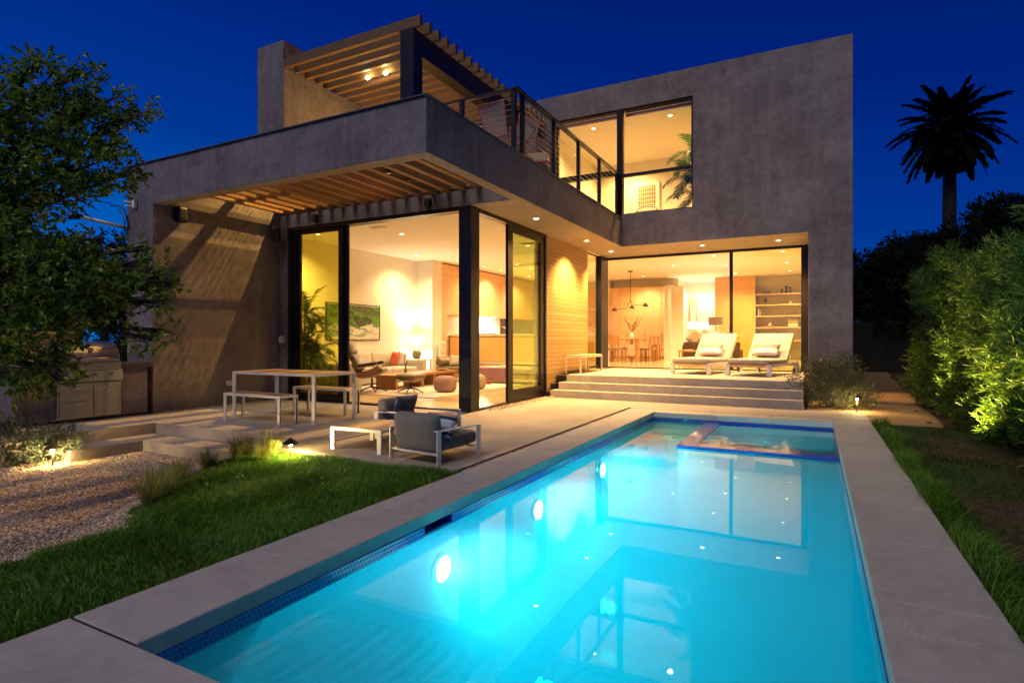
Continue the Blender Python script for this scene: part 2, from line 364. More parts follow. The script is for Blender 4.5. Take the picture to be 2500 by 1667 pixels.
# pool shell
PF = NM('pool_plaster').set(.7, 0, .2); PF.base(PF.ramp(PF.noise(PF.pos(), 3, 5), [(.3,(.70,.78,.80)), (.7,(.80,.86,.86))]))
D = -1.35
ps = MB()
ps.box(-2.75, -2.465, 1.1, 10.2, D-.2, -.152); ps.box(.265, .55, 1.1, 10.2, D-.2, -.152); ps.box(-2.465, .265, 9.955, 10.2, D-.2, -.152); ps.box(-2.465, .265, 1.1, 1.365, D-.2, -.152)
ps.box(-2.465, .265, 1.365, 9.955, D-.2, D)
for k in range(3): ps.box(-2.465, -1.56, 9.955-.45*(k+1), 9.955-.45*k, D, -.38-.24*k)   # entry steps
ps.box(-1.55, .265, 7.58, 7.78, D, -.148); ps.box(-1.55, -1.37, 7.78, 9.955, D, -.148)    # spa walls
ps.box(-1.37, .265, 7.78, 9.955, D, -1.0); ps.box(-1.37, .265, 9.45, 9.955, -1.0, -.5); ps.box(-.25, .265, 7.78, 9.45, -1.0, -.55)
tag(ps.build('pool_basin', PF.m), kind='structure')
TL = NM('blue_glass_tile').set(.12, 0, .7)
br = TL.n('ShaderNodeTexBrick'); br.inputs['Scale'].default_value = 1; br.inputs['Mortar Size'].default_value = .002
br.inputs['Brick Width'].default_value = .027; br.inputs['Row Height'].default_value = .027; br.offset = 0.5; br.inputs['Mortar Smooth'].default_value = .2
br.inputs['Color1'].default_value = (.006,.022,.34,1); br.inputs['Color2'].default_value = (.012,.05,.55,1); br.inputs['Mortar'].default_value = (.16,.28,.45,1)
sx = TL.n('ShaderNodeSeparateXYZ'); TL.l(TL.g.outputs['Position'], sx.inputs[0]); ad_ = TL.n('ShaderNodeMath', operation='ADD'); TL.l(sx.outputs[0], ad_.inputs[0]); TL.l(sx.outputs[1], ad_.inputs[1])
cb = TL.n('ShaderNodeCombineXYZ'); TL.l(ad_.outputs[0], cb.inputs[0]); zz = TL.n('ShaderNodeMath', operation='ADD'); TL.l(sx.outputs[2], zz.inputs[0]); zz.inputs[1].default_value = 2.04; TL.l(zz.outputs[0], cb.inputs[1])
TL.l(cb.outputs[0], br.inputs['Vector']); TL.base(br.outputs['Color'])
TLb = TL.n('ShaderNodeBump'); TLb.inputs['Strength'].default_value = .5; TLb.inputs['Distance'].default_value = .003; TLb.invert = True; TL.l(br.outputs['Fac'], TLb.inputs['Height']); TL.l(TLb.outputs[0], TL.p.inputs['Normal'])
tb = MB()
tb.box(-2.62, -2.45, 1.2, 3.33, -.158, -.085); tb.box(-2.62, -2.45, 3.68, 10.1, -.158, -.085); tb.box(.25, .5, 1.2, 10.1, -.158, -.085); tb.box(-2.45, .25, 9.94, 10.1, -.158, -.085); tb.box(-2.45, .25, 1.2, 1.38, -.158, -.085)
tb.box(-2.62, -2.45, 3.33, 3.68, -.158, -.145)
tb.box(-1.57, .25, 7.56, 7.80, -.150, -.108); tb.box(-1.57, -1.35, 7.80, 9.94, -.150, -.108)
tag(tb.build('waterline_tile', TL.m), kind='structure')
sk = MB(); sk.box(-2.62, -2.6, 3.33, 3.68, -.145, -.085)
tag(sk.build('skimmer', M['black']), 'dark skimmer mouth in the blue tile band of the left pool wall', 'skimmer')
# water
def water(name, x0, x1, y0, y1, z, seed):
    m = bpy.data.materials.new(name+'_surface'); m.use_nodes = True; t = m.node_tree; t.nodes.clear()
    o = t.nodes.new('ShaderNodeOutputMaterial'); tr = t.nodes.new('ShaderNodeBsdfTransparent'); gl = t.nodes.new('ShaderNodeBsdfGlossy')
    mx = t.nodes.new('ShaderNodeMixShader'); fr = t.nodes.new('ShaderNodeFresnel'); fr.inputs[0].default_value = 1.42; gl.inputs[1].default_value = .0
    nz = t.nodes.new('ShaderNodeTexNoise'); nz.inputs['Scale'].default_value = 1.1 if seed else 5; nz.inputs['Detail'].default_value = 2
    ge = t.nodes.new('ShaderNodeNewGeometry'); t.links.new(ge.outputs['Position'], nz.inputs['Vector'])
    bp = t.nodes.new('ShaderNodeBump'); bp.inputs['Strength'].default_value = .12 if seed else .5; bp.inputs['Distance'].default_value = .006; t.links.new(nz.outputs['Fac'], bp.inputs['Height'])
    t.links.new(bp.outputs[0], gl.inputs['Normal']); t.links.new(bp.outputs[0], fr.inputs['Normal'])
    t.links.new(fr.outputs[0], mx.inputs[0]); t.links.new(tr.outputs[0], mx.inputs[1]); t.links.new(gl.outputs[0], mx.inputs[2]); t.links.new(mx.outputs[0], o.inputs[0])
    b = MB(); b.quad((x0,y0,z),(x1,y0,z),(x1,y1,z),(x0,y1,z)); return b, m
WZ = -.14
wb, wm = water('pool_water', 0, 0, 0, 0, 0, 1)
b = MB(); b.prism([(-2.462,1.368),(.262,1.368),(.262,7.555),(-1.575,7.555),(-1.575,9.952),(-2.462,9.952)], D+.005, WZ)
vt = wm.node_tree; vo = [n for n in vt.nodes if n.type == 'OUTPUT_MATERIAL'][0]
va = vt.nodes.new('ShaderNodeVolumeAbsorption'); va.inputs[0].default_value = (.0,.935,.988,1); va.inputs[1].default_value = 2.2
vs_ = vt.nodes.new('ShaderNodeVolumeScatter'); vs_.inputs[0].default_value = (.3,.75,1,1); vs_.inputs[1].default_value = .7; vs_.inputs['Anisotropy'].default_value = .3
va2 = vt.nodes.new('ShaderNodeAddShader'); vt.links.new(va.outputs[0], va2.inputs[0]); vt.links.new(vs_.outputs[0], va2.inputs[1]); vt.links.new(va2.outputs[0], vo.inputs['Volume'])
tag(b.build('pool_water', wm), kind='structure')
wb, wm2 = water('spa_water', -1.352, .25, 7.798, 9.945, -.118, 0)
wb = MB(); wb.box(-1.352,.25,7.798,9.945,-.99,-.118); st_ = wm2.node_tree; so_ = [n for n in st_.nodes if n.type == 'OUTPUT_MATERIAL'][0]
sa = st_.nodes.new('ShaderNodeVolumeAbsorption'); sa.inputs[0].default_value = (.0,.9,.96,1); sa.inputs[1].default_value = 1.1; st_.links.new(sa.outputs[0], so_.inputs['Volume'])
tag(wb.build('spa_water', wm2), kind='structure')
# pool lights: round lens in the wall, real lamp in front of it
def pool_light(loc, d, power, label, spot=158, glow=160):
    t = thing('pool_light', label, 'pool light', loc, 0, 'underwater lights of the pool')
    q = Vector(d).to_track_quat('Z', 'Y').to_matrix().to_4x4()
    mb = MB(); mb.lathe([(.12,0),(.12,.012),(.10,.02)], 24, q); mb.build('rim', M['chrome'], t)
    mb = MB(); mb.lathe([(.098,.016),(.06,.035),(.004,.04)], 24, q); mb.build('lens', emit('pool_lens', (.9,.97,1), glow), t)
    l = bpy.data.lights.new('pool_lamp', 'SPOT'); l.energy = power; l.color = (.32,.88,.93); l.spot_size = R(spot); l.spot_blend = .9; l.shadow_soft_size = .08 if glow > 10 else .01
    lo = bpy.data.objects.new('pool_lamp', l); link(lo, t); lo.location = Vector(d)*.12; lo.rotation_euler = (-Vector(d)).to_track_quat('Z', 'Y').to_euler()
pool_light((-2.46,3.55,-.46), (1,0,0), 112, 'nearest white underwater light in the left pool wall')
pool_light((-2.46,5.22,-.46), (1,0,0), 108, 'middle white underwater light in the left pool wall')
pool_light((-2.46,7.2,-.46), (1,0,0), 104, 'farthest white underwater light beside the pool entry steps')
pool_light((-.85,7.79,-.7), (0,1,0), 45, 'underwater light in the near wall of the spa', 118, 3)
# gravel joints
rng = np.random.default_rng(3)
def strip(name, x0, x1, y0, y1, n, z=-.03, s=(.008,.018), seed=5):
    r_ = np.random.default_rng(seed); p = np.stack([r_.uniform(x0,x1,n), r_.uniform(y0,y1,n), r_.uniform(z-.012,z+.012,n)], 1)
    return tag(stones(name, p, *s, seed=seed), kind='stuff', label=None)
strip('gravel', -3.02, -2.955, 4.64, 10.36, 2600)
strip('gravel', -5.27, -5.21, 4.64, 8.4, 1000, seed=6); strip('gravel', -5.23, -5.0, 8.8, 12.6, 1500, z=.0, s=(.01,.025), seed=8)
strip('gravel', -9.98, -9.80, 5.9, 8.4, 700, z=0.0, s=(.01,.02), seed=9)
# steps up to the deck
DZ = .46
st = MB()
st.box(-5.10, -.18, 11.5, 11.84, -.3, DZ/3); st.box(-5.03, -.18, 11.8, 12.14, -.3, 2*DZ/3); st.box(-4.96, -.18, 12.1, 15.62, -.3, DZ)
tag(st.build('deck_steps', M['slab'], bevel=.006), kind='structure')
hs = MB(); hs.box(-5.24,-4.96,12.15,15.6,-.3,DZ-.03)
for k, (yy, zt) in enumerate(((11.5,.12),(11.8,.27),(12.1,.40))): hs.box(-5.22+.0, -5.10, yy-.02, yy+.31, -.3, zt)
tag(hs.build('planting_curb', M['steel']), kind='structure')

# ================================================================== the house
H = thing('house', 'modern two storey house of grey cement plaster with lit glass walls', 'house', (-5, 14, 0))
HO = Vector((-5, 14, 0))
class HB(MB):
    def build(s, name, mat, parent=None, **k):
        o = super().build(name, mat, parent or H, **k)
        if parent is None: o.matrix_parent_inverse = Matrix.Translation(-HO)
        return o
def hb(name, mat, *boxes, bevel=0, parent=None):
    b = HB()
    for q in boxes: b.box(*q)
    return b.build(name, mat, parent, bevel=bevel)
ZS, ZP, ZC = 3.57, 4.27, 3.87
fac = HB(); fac.box(-10.7, -9.94, 5.81, 8.44, -.4, ZP); fac.box(-9.94, -4.25, 5.81, 6.02, ZS, ZP); fac.box(-4.45, -4.25, 6.02, 13.95, ZS, ZP)
fac.build('facade_wall', M['plaster'], bevel=.008)
lip = HB(); lip.box(-10.73, -4.22, 5.78, 6.04, ZP, ZP+.014); lip.box(-4.47, -4.22, 6.04, 13.94, ZP, ZP+.014); lip.box(-10.73,-9.9,6.04,8.4,ZP,ZP+.014)
lip.build('parapet_cap', simple('zinc_cap', (.10,.12,.13), .5, .4))
sfs = HB(); sfs.box(-9.94,-4.252,5.812,6.018,ZS-.004,ZS); sfs.box(-4.448,-4.252,6.018,13.95,ZS-.004,ZS); sfs.box(-5.24,-4.448,8.44,13.95,ZS-.004,ZS); sfs.box(-5.24,-.11,13.952,15.7,ZS-.004,ZS)
sfs.build('soffit', M['soffit'])
hb('header_beam', M['plaster'], (-9.94,-5.235,8.44,8.72,ZS,ZC-.03), (-9.94,-9.72,8.44,8.8,0,ZS), (-5.235,-4.45,8.44,13.95,ZS,ZC-.03), (-4.45,-.10,14.15,15.7,ZS,ZC-.03))
hb('terrace_floor', M['slab'], (-11.9,-4.47,8.44,14.15,ZC+.03,4.255))
# outer walls of the ground floor
hb('side_wall', M['plaster'], (-12.1,-11.8,8.44,27.6,-.4,ZP), (-11.8,-10.7,8.44,8.74,-.4,ZP), (-10.7,-9.94,8.44,8.74,-.4,ZP))
hb('back_wall', M['plasterin'], (-11.8,.9,27.3,27.6,-.4,ZC))
hb('right_wall', M['plaster'], (-.11,.72,13.95,15.86,-.3,7.65), (.42,.72,15.86,27.6,-.3,7.65), bevel=.01)
# upper volume front wall with the window opening
hb('upper_wall', M['plaster'], (-7.1,-6.02,13.95,14.2,ZC,7.65), (-6.02,-2.52,13.95,14.2,7.0,7.65), (-2.52,-.11,13.95,14.2,ZS,7.65), (-4.25,-2.52,13.95,14.2,ZS,4.36),(-6.02,-4.25,13.95,14.2,ZC,4.30), (-7.1,-6.85,14.2,27.6,ZC+.06,7.65))
hb('roof', M['plaster'], (-6.85,.42,14.2,27.6,7.3,7.6))
hb('upper_room_wall', M['plasterin'], (-6.6,-6.45,14.2,18.4,4.05,7.05), (-6.6,.42,18.4,18.6,4.05,7.05), (-.25,-.11,14.2,18.4,4.05,7.05), (-6.6,.42,14.21,18.6,7.0,7.06), (-6.45,-2.52,14.2,14.3,7.0,7.06))
hb('upper_room_floor', M['floorwood'], (-6.85,-.11,14.15,18.6,ZC+.06,4.08))
# upper window
def window(name, x0, x1, z0, z1, y, fw=.045, mat=None, parent=None, depth=.09):
    f = HB(); f.box(x0,x0+fw,y,y+depth,z0,z1); f.box(x1-fw,x1,y,y+depth,z0,z1); f.box(x0+fw,x1-fw,y,y+depth,z1-fw,z1); f.box(x0+fw,x1-fw,y,y+depth,z0,z0+fw)
    fo = f.build(name, M['alu_dark'], bevel=.003)
    p = MB(); p.box(x0+fw,x1-fw,y+depth*.5,y+depth*.5+.006,z0+fw,z1-fw); p.build('pane', mat or M['clear'], fo); return fo
window('window', -6.02, -4.30, 5.42, 7.0, 14.0); window('window', -4.30, -2.52, 5.33, 7.0, 14.0, .05)
window('window', -4.30, -2.52, 4.36, 5.33, 14.0, .03); window('window', -6.02, -4.30, 4.30, 5.42, 14.0, .05)
hb('window_mullion', M['alu_dark'], (-4.37,-4.22,13.96,14.1,4.29,7.0)); hb('window_transom', M['alu_dark'], (-6.02,-4.37,13.97,14.1,5.36,5.50))
bl = simple('roller_shade', (.42,.33,.38), .8)
b = HB(); b.add(*[[],[]]); b.tube([(-5.97,14.2,6.9),(-4.38,14.2,6.9)], .045, 12); b.tube([(-4.2,14.2,6.9),(-2.56,14.2,6.9)], .045, 12)
b.build('roller_shade', bl, smooth=True)
# steel column
hb('steel_column', M['steel'], (-5.47,-5.22,8.42,8.71,-.02,ZS-.006), bevel=.006)
# sliding glass doors of the living room
def slider(name, a, b, z0, z1, off, axis, mat, fw=.09, d=.05):
    f = HB()
    def bx(u0,u1,w0,w1):
        if axis == 'x': f.box(u0,u1,off,off+d,w0,w1)
        else: f.box(off-d,off,u0,u1,w0,w1)
    bx(a,a+fw,z0,z1); bx(b-fw,b,z0,z1); bx(a+fw,b-fw,z1-fw*.7,z1); bx(a+fw,b-fw,z0,z0+fw*1.15)
    fo = f.build(name, M['alu_dark'], bevel=.003); p = MB()
    if axis == 'x': p.box(a+fw,b-fw,off+d*.4,off+d*.4+.008,z0+fw*1.15,z1-fw*.7)
    else: p.box(off-d*.6,off-d*.6+.008,a+fw,b-fw,z0+fw*1.15,z1-fw*.7)
    p.build('pane', mat, fo); return fo
slider('sliding_door', -9.66, -8.24, .03, 3.5, 8.5, 'x', M['tint2'], .12); slider('sliding_door', -9.58, -8.16, .03, 3.5, 8.56, 'x', M['clear'], .1)
hd = MB(); hd.tube([(-9.64,8.485,.95),(-9.64,8.485,1.25)], .008, 6)
hd.build('door_handle', M['chrome'], H).matrix_parent_inverse = Matrix.Translation(-HO)
slider('sliding_door', 9.86, 11.55, .03, 3.5, -5.26, 'y', M['tint'], .2); slider('sliding_door', 9.95, 11.5, .03, 3.5, -5.32, 'y', M['clear'], .12)
hb('door_track', M['alu_dark'], (-9.72,-5.47,8.44,8.5,-.02,.03),(-9.72,-5.47,8.56,8.6,-.02,.03),(-5.29,-5.24,8.71,11.55,-.02,.035),(-5.39,-5.35,8.71,11.55,-.02,.03), (-9.72,-5.47,8.46,8.66,3.5,ZS),(-5.4,-5.25,8.71,11.55,3.5,ZS), (-9.72,-9.62,8.46,8.6,.03,3.5), (-5.36,-5.235,11.55,11.62,-.02,ZS))
hb('threshold', simple('limestone_sill', (.5,.45,.36), .5), (-9.72,-5.47,8.5,8.56,-.1,.012),(-5.35,-5.29,8.71,11.55,-.1,.012))
# timber siding wall
hb('siding_wall', M['siding'], (-5.36,-5.24,11.62,14.22,-.02,ZS-.006)); hb('siding_wall_core', M['plasterin'], (-5.5,-5.36,11.55,14.22,-.02,ZC))
# side window and corner column by the dining room
slider('window', 14.22, 15.2, .49, ZS-.01, -5.27, 'y', M['tint3'], .05); hb('corner_column', M['steel'], (-5.36,-5.2,15.2,15.8,DZ-.1,ZS-.006), bevel=.004)
# dining room glass wall
hb('glass_wall_frame', M['alu_dark'], (-5.2,-.11,15.7,15.8,ZS-.07,ZS-.005),(-5.2,-.11,15.7,15.8,DZ-.02,DZ+.03),(-1.93,-1.85,15.71,15.79,DZ+.03,ZS-.07),(-.28,-.11,15.66,15.84,DZ+.03,ZS-.07))
hb('glass_pane', M['clear'], (-5.16,-1.93,15.745,15.752,DZ+.03,ZS-.07)); hb('glass_pane', M['tint3'], (-1.85,-.28,15.745,15.752,DZ+.03,ZS-.07))
# interior shell
fl = HB(); fl.box(-11.8,-5.24,8.6,16.6,-.2,0); tag(fl.build('floor', M['floorwood']), kind='structure')
fl = HB(); fl.box(-11.8,.42,16.6,27.3,-.2,DZ); fl.box(-5.24,.42,15.62,16.6,-.2,DZ); fl.box(-5.36,-4.96,14.22,15.62,-.2,DZ); tag(fl.build('upper_level_floor', wood('polished_floor', (.55,.40,.22), (.66,.50,.29), (3,3,1), .12)), kind='structure')
cl = HB(); cl.box(-11.8,-5.24,8.72,15.7,ZC,ZC+.03); cl.box(-11.8,.42,15.7,27.3,ZC,ZC+.03); tag(cl.build('ceiling', M['ceil']), kind='structure')
for o in ('floor','upper_level_floor','ceiling'):
    q = bpy.data.objects[o]; q.parent = None; q.matrix_parent_inverse = Matrix.Identity(4)
hb('living_room_wall', M['plasterin'], (-11.8,-11.75,8.74,16.0,0,ZC),(-11.75,-11.1,15.5,15.7,0,ZC),(-11.16,-11.1,15.7,16.05,0,ZC),(-11.78,-9.95,8.74,8.78,0,ZC))
hb('partition_wall', M['plasterin'], (-7.95,-5.31,24.92,25.0,3.5,ZC), (-8.6,-7.95,24.3,25.0,DZ,ZC),(-11.8,-8.6,24.6,25.0,DZ,ZC),(-5.31,-5.16,23.75,25.0,DZ,3.5),(-5.31,-5.12,25.0,27.3,DZ,ZC))
hb('shelf_wall', M['plasterin'], (-1.86,.42,26.0,26.1,DZ,ZC),(.3,.42,15.86,26.0,DZ,ZC),(-3.66,-1.86,26.0,26.1,DZ,ZC))
# corridor beyond
hb('stair_wall', M['plasterin'], (-5.12,-3.8,27.2,27.28,DZ,ZC))

# ------------------------------------------------------------------ downlights
DL = emit('downlight_glow', (1,.84,.56), 12)
def downlight(loc, power, label, group, size=.05, spot=None, col=(1,.60,.25)):
    t = thing('downlight', label, 'downlight', loc, 0, group)
    b = MB(); b.lathe([(size*1.45,0),(size*1.45,-.006),(size,-.008),(size,0)], 20, cap=False); b.build('trim_ring', M['white'], t)
    b = MB(); b.lathe([(size*.98,-.003),(.002,-.003)], 20, cap=False); b.build('lens', DL, t)
    l = bpy.data.lights.new('lamp', 'SPOT'); l.energy = power*WK; l.color = col; l.spot_size = R(spot or 150); l.spot_blend = .8; l.shadow_soft_size = size
    lo = bpy.data.objects.new('lamp', l); link(lo, t); lo.location = (0,0,-.03)
    return t
WARM = (1,.58,.20)
for i, (x, y, p, nm) in enumerate(((-4.71,9.96,34,'in the soffit beside the corner glass of the living room'),(-4.71,12.72,34,'in the soffit above the deck bench by the timber wall'),(-4.72,14.57,26,'in the soffit corner over the dark corner column'),(-2.44,14.7,34,'in the soffit over the pale lounger by the dining table'),(-.74,14.77,34,'in the soffit over the lounger nearest the grey pier'))):
    downlight((x,y,ZS-.004), p*7, 'small glowing downlight '+nm, 'downlights in the eaves soffit', .05, 120, WARM)
# wall washer that throws the bright cone on the siding
l = bpy.data.lights.new('lamp', 'SPOT'); l.energy = 55*WK; l.color = WARM; l.spot_size = R(46); l.spot_blend = .5; l.shadow_soft_size = .03
lo = bpy.data.objects.new('wall_washer_lamp', l); link(lo, bpy.data.objects['downlight.001']); lo.location = (-.1,.05,-.03); lo.rotation_euler = (0, R(-14), 0)
k = 0
LIV = [(-9.04,11.34,'near the ceiling vent over the armchair'),(-10.9,14.4,'above the far end of the grey sofa'),(-7.07,11.4,'over the pink pouf'),(-7.07,14.4,'over the daybed'),(-9.1,14.3,'over the low wooden table'),(-10.9,10.4,'over the potted palm')]
for x, y, nm in LIV: downlight((x,y,ZC), 66, 'recessed living room downlight '+nm, 'downlights in the living room ceiling', .05, 140, (1,.63,.28))
KIT = [(-10.46,17.77,'in front of the tall oak cupboards'),(-10.46,19.0,'by the oven niche'),(-9.15,17.8,'over the kitchen counter edge'),(-9.2,19.0,'over the kitchen island'),(-10.4,21.3,'at the far end of the kitchen'),(-7.6,19.0,'between kitchen and dining room')]
for x, y, nm in KIT: downlight((x,y,ZC), 62, 'recessed kitchen downlight '+nm, 'downlights in the kitchen ceiling', .05, 140, (1,.66,.33))
DIN = [(-2.77,18.8,'over the side table'),(-2.75,21.4,'over the brown sofa'),(-4.4,26.4,'at the start of the corridor'),(-.82,18.8,'behind the right hand glass, nearest the glass'),(-.82,21.6,'behind the right hand glass, in the middle'),(-.81,24.2,'behind the right hand glass, by the shelves'),(-2.74,24.1,'in front of the golden wood wall'),(-6.2,18.2,'before the dining table'),(-6.2,23.4,'behind the dining table'),(-4.4,20.6,'between sofa and dining table')]
for x, y, nm in DIN: downlight((x,y,ZC), 96, 'recessed dining room downlight '+nm, 'downlights in the dining room ceiling', .05, 140, (1,.61,.26))
UP = [(-5.32,14.9,'left of the mullion'),(-3.27,14.95,'right of the mullion'),(-5.32,17.55,'deep in the room above the mullion'),(-2.0,17.0,'above the indoor palm')]
for x, y, nm in UP: downlight((x,y,7.0), 95, 'upstairs downlight '+nm, 'downlights in the upstairs room', .05, 150, (1,.60,.20))
for x, y, s, nm in ((-9.99,11.29,.11,'left of the vent'),(-9.94,14.34,.11,'above the sofa end')):
    b = MB(); b.lathe([(s,0),(s,-.006),(.01,-.008)], 20); tag(b.build('ceiling_speaker', M['ceil']), 'round flush white ceiling speaker '+nm+' in the living room', 'speaker').location = (x,y,ZC)
b = MB(); b.box(-.2,.2,-.1,.1,-.012,0); b.box(-.17,.17,-.07,.07,-.016,-.012); o = b.build('ceiling_vent', simple('vent_grey', (.5,.47,.42), .6)); o.location = (-9,10.42,ZC); tag(o, 'rectangular air vent in the living room ceiling', 'vent')

# ------------------------------------------------------------------ trellis between parapet and glass
tr = thing('trellis', 'timber slat trellis lit from below between the parapet and living room', 'trellis', (-7.2, 7.2, 3.84))
for i in range(16):
    x = -5.02-.31*i; b = MB(); b.box(x-.1+7.2, x+7.2, 6.02-7.2, 8.52-7.2, 0, .15)
    b.build('slat', M['timber'], tr, bevel=.003)
tk = MB(); tk.box(-.03,.03,-1.15,1.2,.08,.13); 
tm = thing('track_light', 'black track with three small round spot heads under the trellis slats', 'track light', (-5.88, 7.2, 3.84))
tk.build('track', M['black'], tm)
for j, yy in enumerate((-.75,-.15,.35)):
    b = MB(); b.lathe([(.03,.08),(.03,.0)], 14, T(0,yy,0)); b.build('head', M['black'], tm)
    b = MB(); b.lathe([(.026,-.001),(.036,-.001),(.036,.004),(.026,.004)], 14, T(0,yy,0), cap=False); b.build('rim', M['chrome'], tm)
for x, nm in ((-8.88,'nearer the left pillar'),(-6.11,'nearer the steel column')):
    t = thing('spotlight', 'small black square spotlight on the header beam '+nm, 'spotlight', (x, 8.40, 3.70), 0, 'black spotlights on the header beam')
    b = MB(); b.box(-.055,.055,-.05,.04,-.08,.06); b.build('housing', M['black'], t, bevel=.004); b = MB(); b.cyl(0,-.02,.06,.1,.008,8); b.build('bracket', M['chrome'], t)
# outdoor loudspeakers
t = thing('loudspeaker', 'black box loudspeaker high on the fin wall near its front edge', 'speaker', (-9.85,6.24,3.44), 0, 'outdoor loudspeakers')
b = MB(); b.pad(.17,.2,.28,None,.05); b.build('cabinet', M['black'], t, smooth=True); b = MB(); b.box(-.1,-.08,-.03,.03,-.05,.05); b.build('bracket', M['black'], t)
dup(t, (-9.8,8.22,3.42), R(40), 'black box loudspeaker in the back corner of the fin wall by the header')
# wall sconce and outlet boxes
t = thing('wall_box', 'small pale weatherproof box on the dark wall beside the glass pillar', 'box', (-9.82,8.40,1.25)); b = MB(); b.box(-.06,.06,-.06,.03,-.07,.07); b.build('cover', simple('box_grey', (.5,.5,.48), .4), t, bevel=.01)
t = thing('outlet_box', 'low beige outlet box on the fin wall behind the bench', 'outlet', (-9.93,7.25,.42)); b = MB(); b.box(0,.07,-.08,.08,-.05,.05); b.build('cover', simple('box_beige', (.5,.45,.38), .5), t, bevel=.01)

# ------------------------------------------------------------------ roof terrace: tower, wall, pergola, railing
hb('tower', M['plaster'], (-10.6,-9.8,8.41,9.5,4.05,7.5)); hb('terrace_wall', M['plaster'], (-10.1,-9.8,9.5,14.1,4.05,6.93),(-9.8,-7.1,13.9,14.1,4.05,6.93))
pg = thing('pergola', 'roof terrace pergola of timber rafters on a black steel post and beam', 'pergola', (-8,11,4.05))
def pgb(name, mat, *bx, bevel=.004):
    b = MB()
    for q in bx: b.box(q[0]+8,q[1]+8,q[2]-11,q[3]-11,q[4]-4.05,q[5]-4.05)
    return b.build(name, mat, pg, bevel=bevel)
for i in range(20): yy = 8.42+.2895*i; pgb('rafter', M['timberx'], (-9.95,-6.3,yy,yy+.085,6.93,7.12))
pgb('post', M['steel'], (-6.75,-6.45,8.42,8.7,4.06,6.93)); pgb('post', M['steel'], (-6.7,-6.45,13.4,13.65,4.06,6.5)); pgb('beam', M['steel'], (-6.72,-6.45,8.7,13.9,6.5,6.93)); 
pgb('ceiling_light', emit('pergola_glow', (1,.75,.35), 200), (-8.54,-8.48,9.49,9.55,6.86,6.9),(-8.05,-7.99,9.49,9.55,6.86,6.9), bevel=0)
for x in (-8.51,-8.02):
    l = bpy.data.lights.new('pergola_lamp', 'SPOT'); l.energy = 1050; l.color = (1,.54,.13); l.spot_size = R(104); l.spot_blend = .25; l.shadow_soft_size = .02
    lo = bpy.data.objects.new('pergola_lamp', l); link(lo, pg); lo.location = (x+8, 9.52-11, 6.83-4.05)
# warm light grazing up the terrace wall (floor lamp behind the parapet)
t = thing('wall_uplight', 'small uplight on the terrace floor grazing the plaster wall', 'uplight', (-9.2,9.9,4.27)); b = MB(); b.lathe([(.06,0),(.06,.08),(.045,.1)], 14); b.build('housing', M['black'], t)
l = bpy.data.lights.new('lamp', 'SPOT'); l.energy = 170; l.color = (1,.52,.10); l.spot_size = R(150); l.spot_blend = 1; l.shadow_soft_size = .05
lo = bpy.data.objects.new('lamp', l); link(lo, t); lo.location = (0,0,.14); lo.rotation_euler = (R(180), R(-22), 0)
ra = thing('railing', 'black steel cable railing along the roof terrace edge', 'railing', (-4.35, 8.5, ZP))
def rb(name, mat, *bx, bevel=.003):
    b = MB()
    for q in bx: b.box(q[0]+4.35,q[1]+4.35,q[2]-8.5,q[3]-8.5,q[4]-ZP,q[5]-ZP)
    return b.build(name, mat, ra, bevel=bevel)
ZR = 5.38
for (x, y) in ((-4.39,8.42),(-4.35,8.66),(-4.35,9.98),(-4.35,11.26),(-4.35,12.57),(-4.35,13.88),(-5.4,8.42),(-6.4,8.42),(-8.0,8.42)): rb('post', M['steel'], (x-.035,x+.035,y-.035,y+.035,ZP if x > -4.5 else 4.27,ZR-.02))
rb('top_rail', M['steel'], (-4.4,-4.3,8.36,13.93,ZR-.02,ZR+.02),(-9.8,-4.4,8.38,8.46,ZR-.02,ZR+.02))
b = MB(); cn = 10
for j in range(cn):
    z = .1+j*(ZR-ZP-.14)/cn; b.tube([(0,.1,z),(0,5.4,z)], .004, 5); b.tube([(-5.4,-.08,z),(-.04,-.08,z)], .004, 5)
b.build('cables', metal('cable_steel', (.6,.6,.6), .3), ra)
# ================================================================== outdoor furniture
def frame_table(name, label, cat, x0, x1, y0, y1, h, leg, top_mat, group=None, apron=.038, t=.018, mid=False):
    """aluminium flat-bar frame table or bench with an inlaid slatted top"""
    cx, cy_ = (x0+x1)/2, (y0+y1)/2; a, b_ = (x1-x0)/2, (y1-y0)/2
    r = thing(name, label, cat, (cx,cy_,0), 0, group)
    f = MB(); f.box(-a,a,-b_,-b_+t,h-apron,h); f.box(-a,a,b_-t,b_,h-apron,h); f.box(-a,-a+t,-b_+t,b_-t,h-apron,h); f.box(a-t,a,-b_+t,b_-t,h-apron,h); f.build('frame', M['alu'], r, bevel=.003)
    tp = MB(); tp.box(-a+t,a-t,-b_+t,b_-t,h-apron*.6,h-.004); tp.build('tabletop' if cat == 'table' else 'seat', top_mat, r)
    for sx_ in (-1, 1):
        for sy_ in (-1, 1):
            l_ = MB(); xx = sx_*(a-leg/2); yy = sy_*(b_-.012)
            l_.box(xx-leg/2,xx+leg/2,yy-.012,yy+.012,0,h-apron); l_.box(sx_*a-(.024 if sx_>0 else 0), sx_*a+(0 if sx_>0 else .024), yy-(0 if sy_<0 else leg*.25), yy+(leg*.25 if sy_<0 else 0), .0,h-apron)
            l_.build('leg', M['alu'], r, bevel=.002)
    return r
frame_table('dining_table', 'long outdoor dining table with aluminium frame and teak top', 'table', -8.26,-6.44,6.08,6.93,.74,.062,M['teak'])
frame_table('bench', 'aluminium and teak bench on the near side of the outdoor table', 'bench', -8.06,-6.82,5.78,6.12,.43,.048,M['teak'], 'benches of the outdoor dining table')
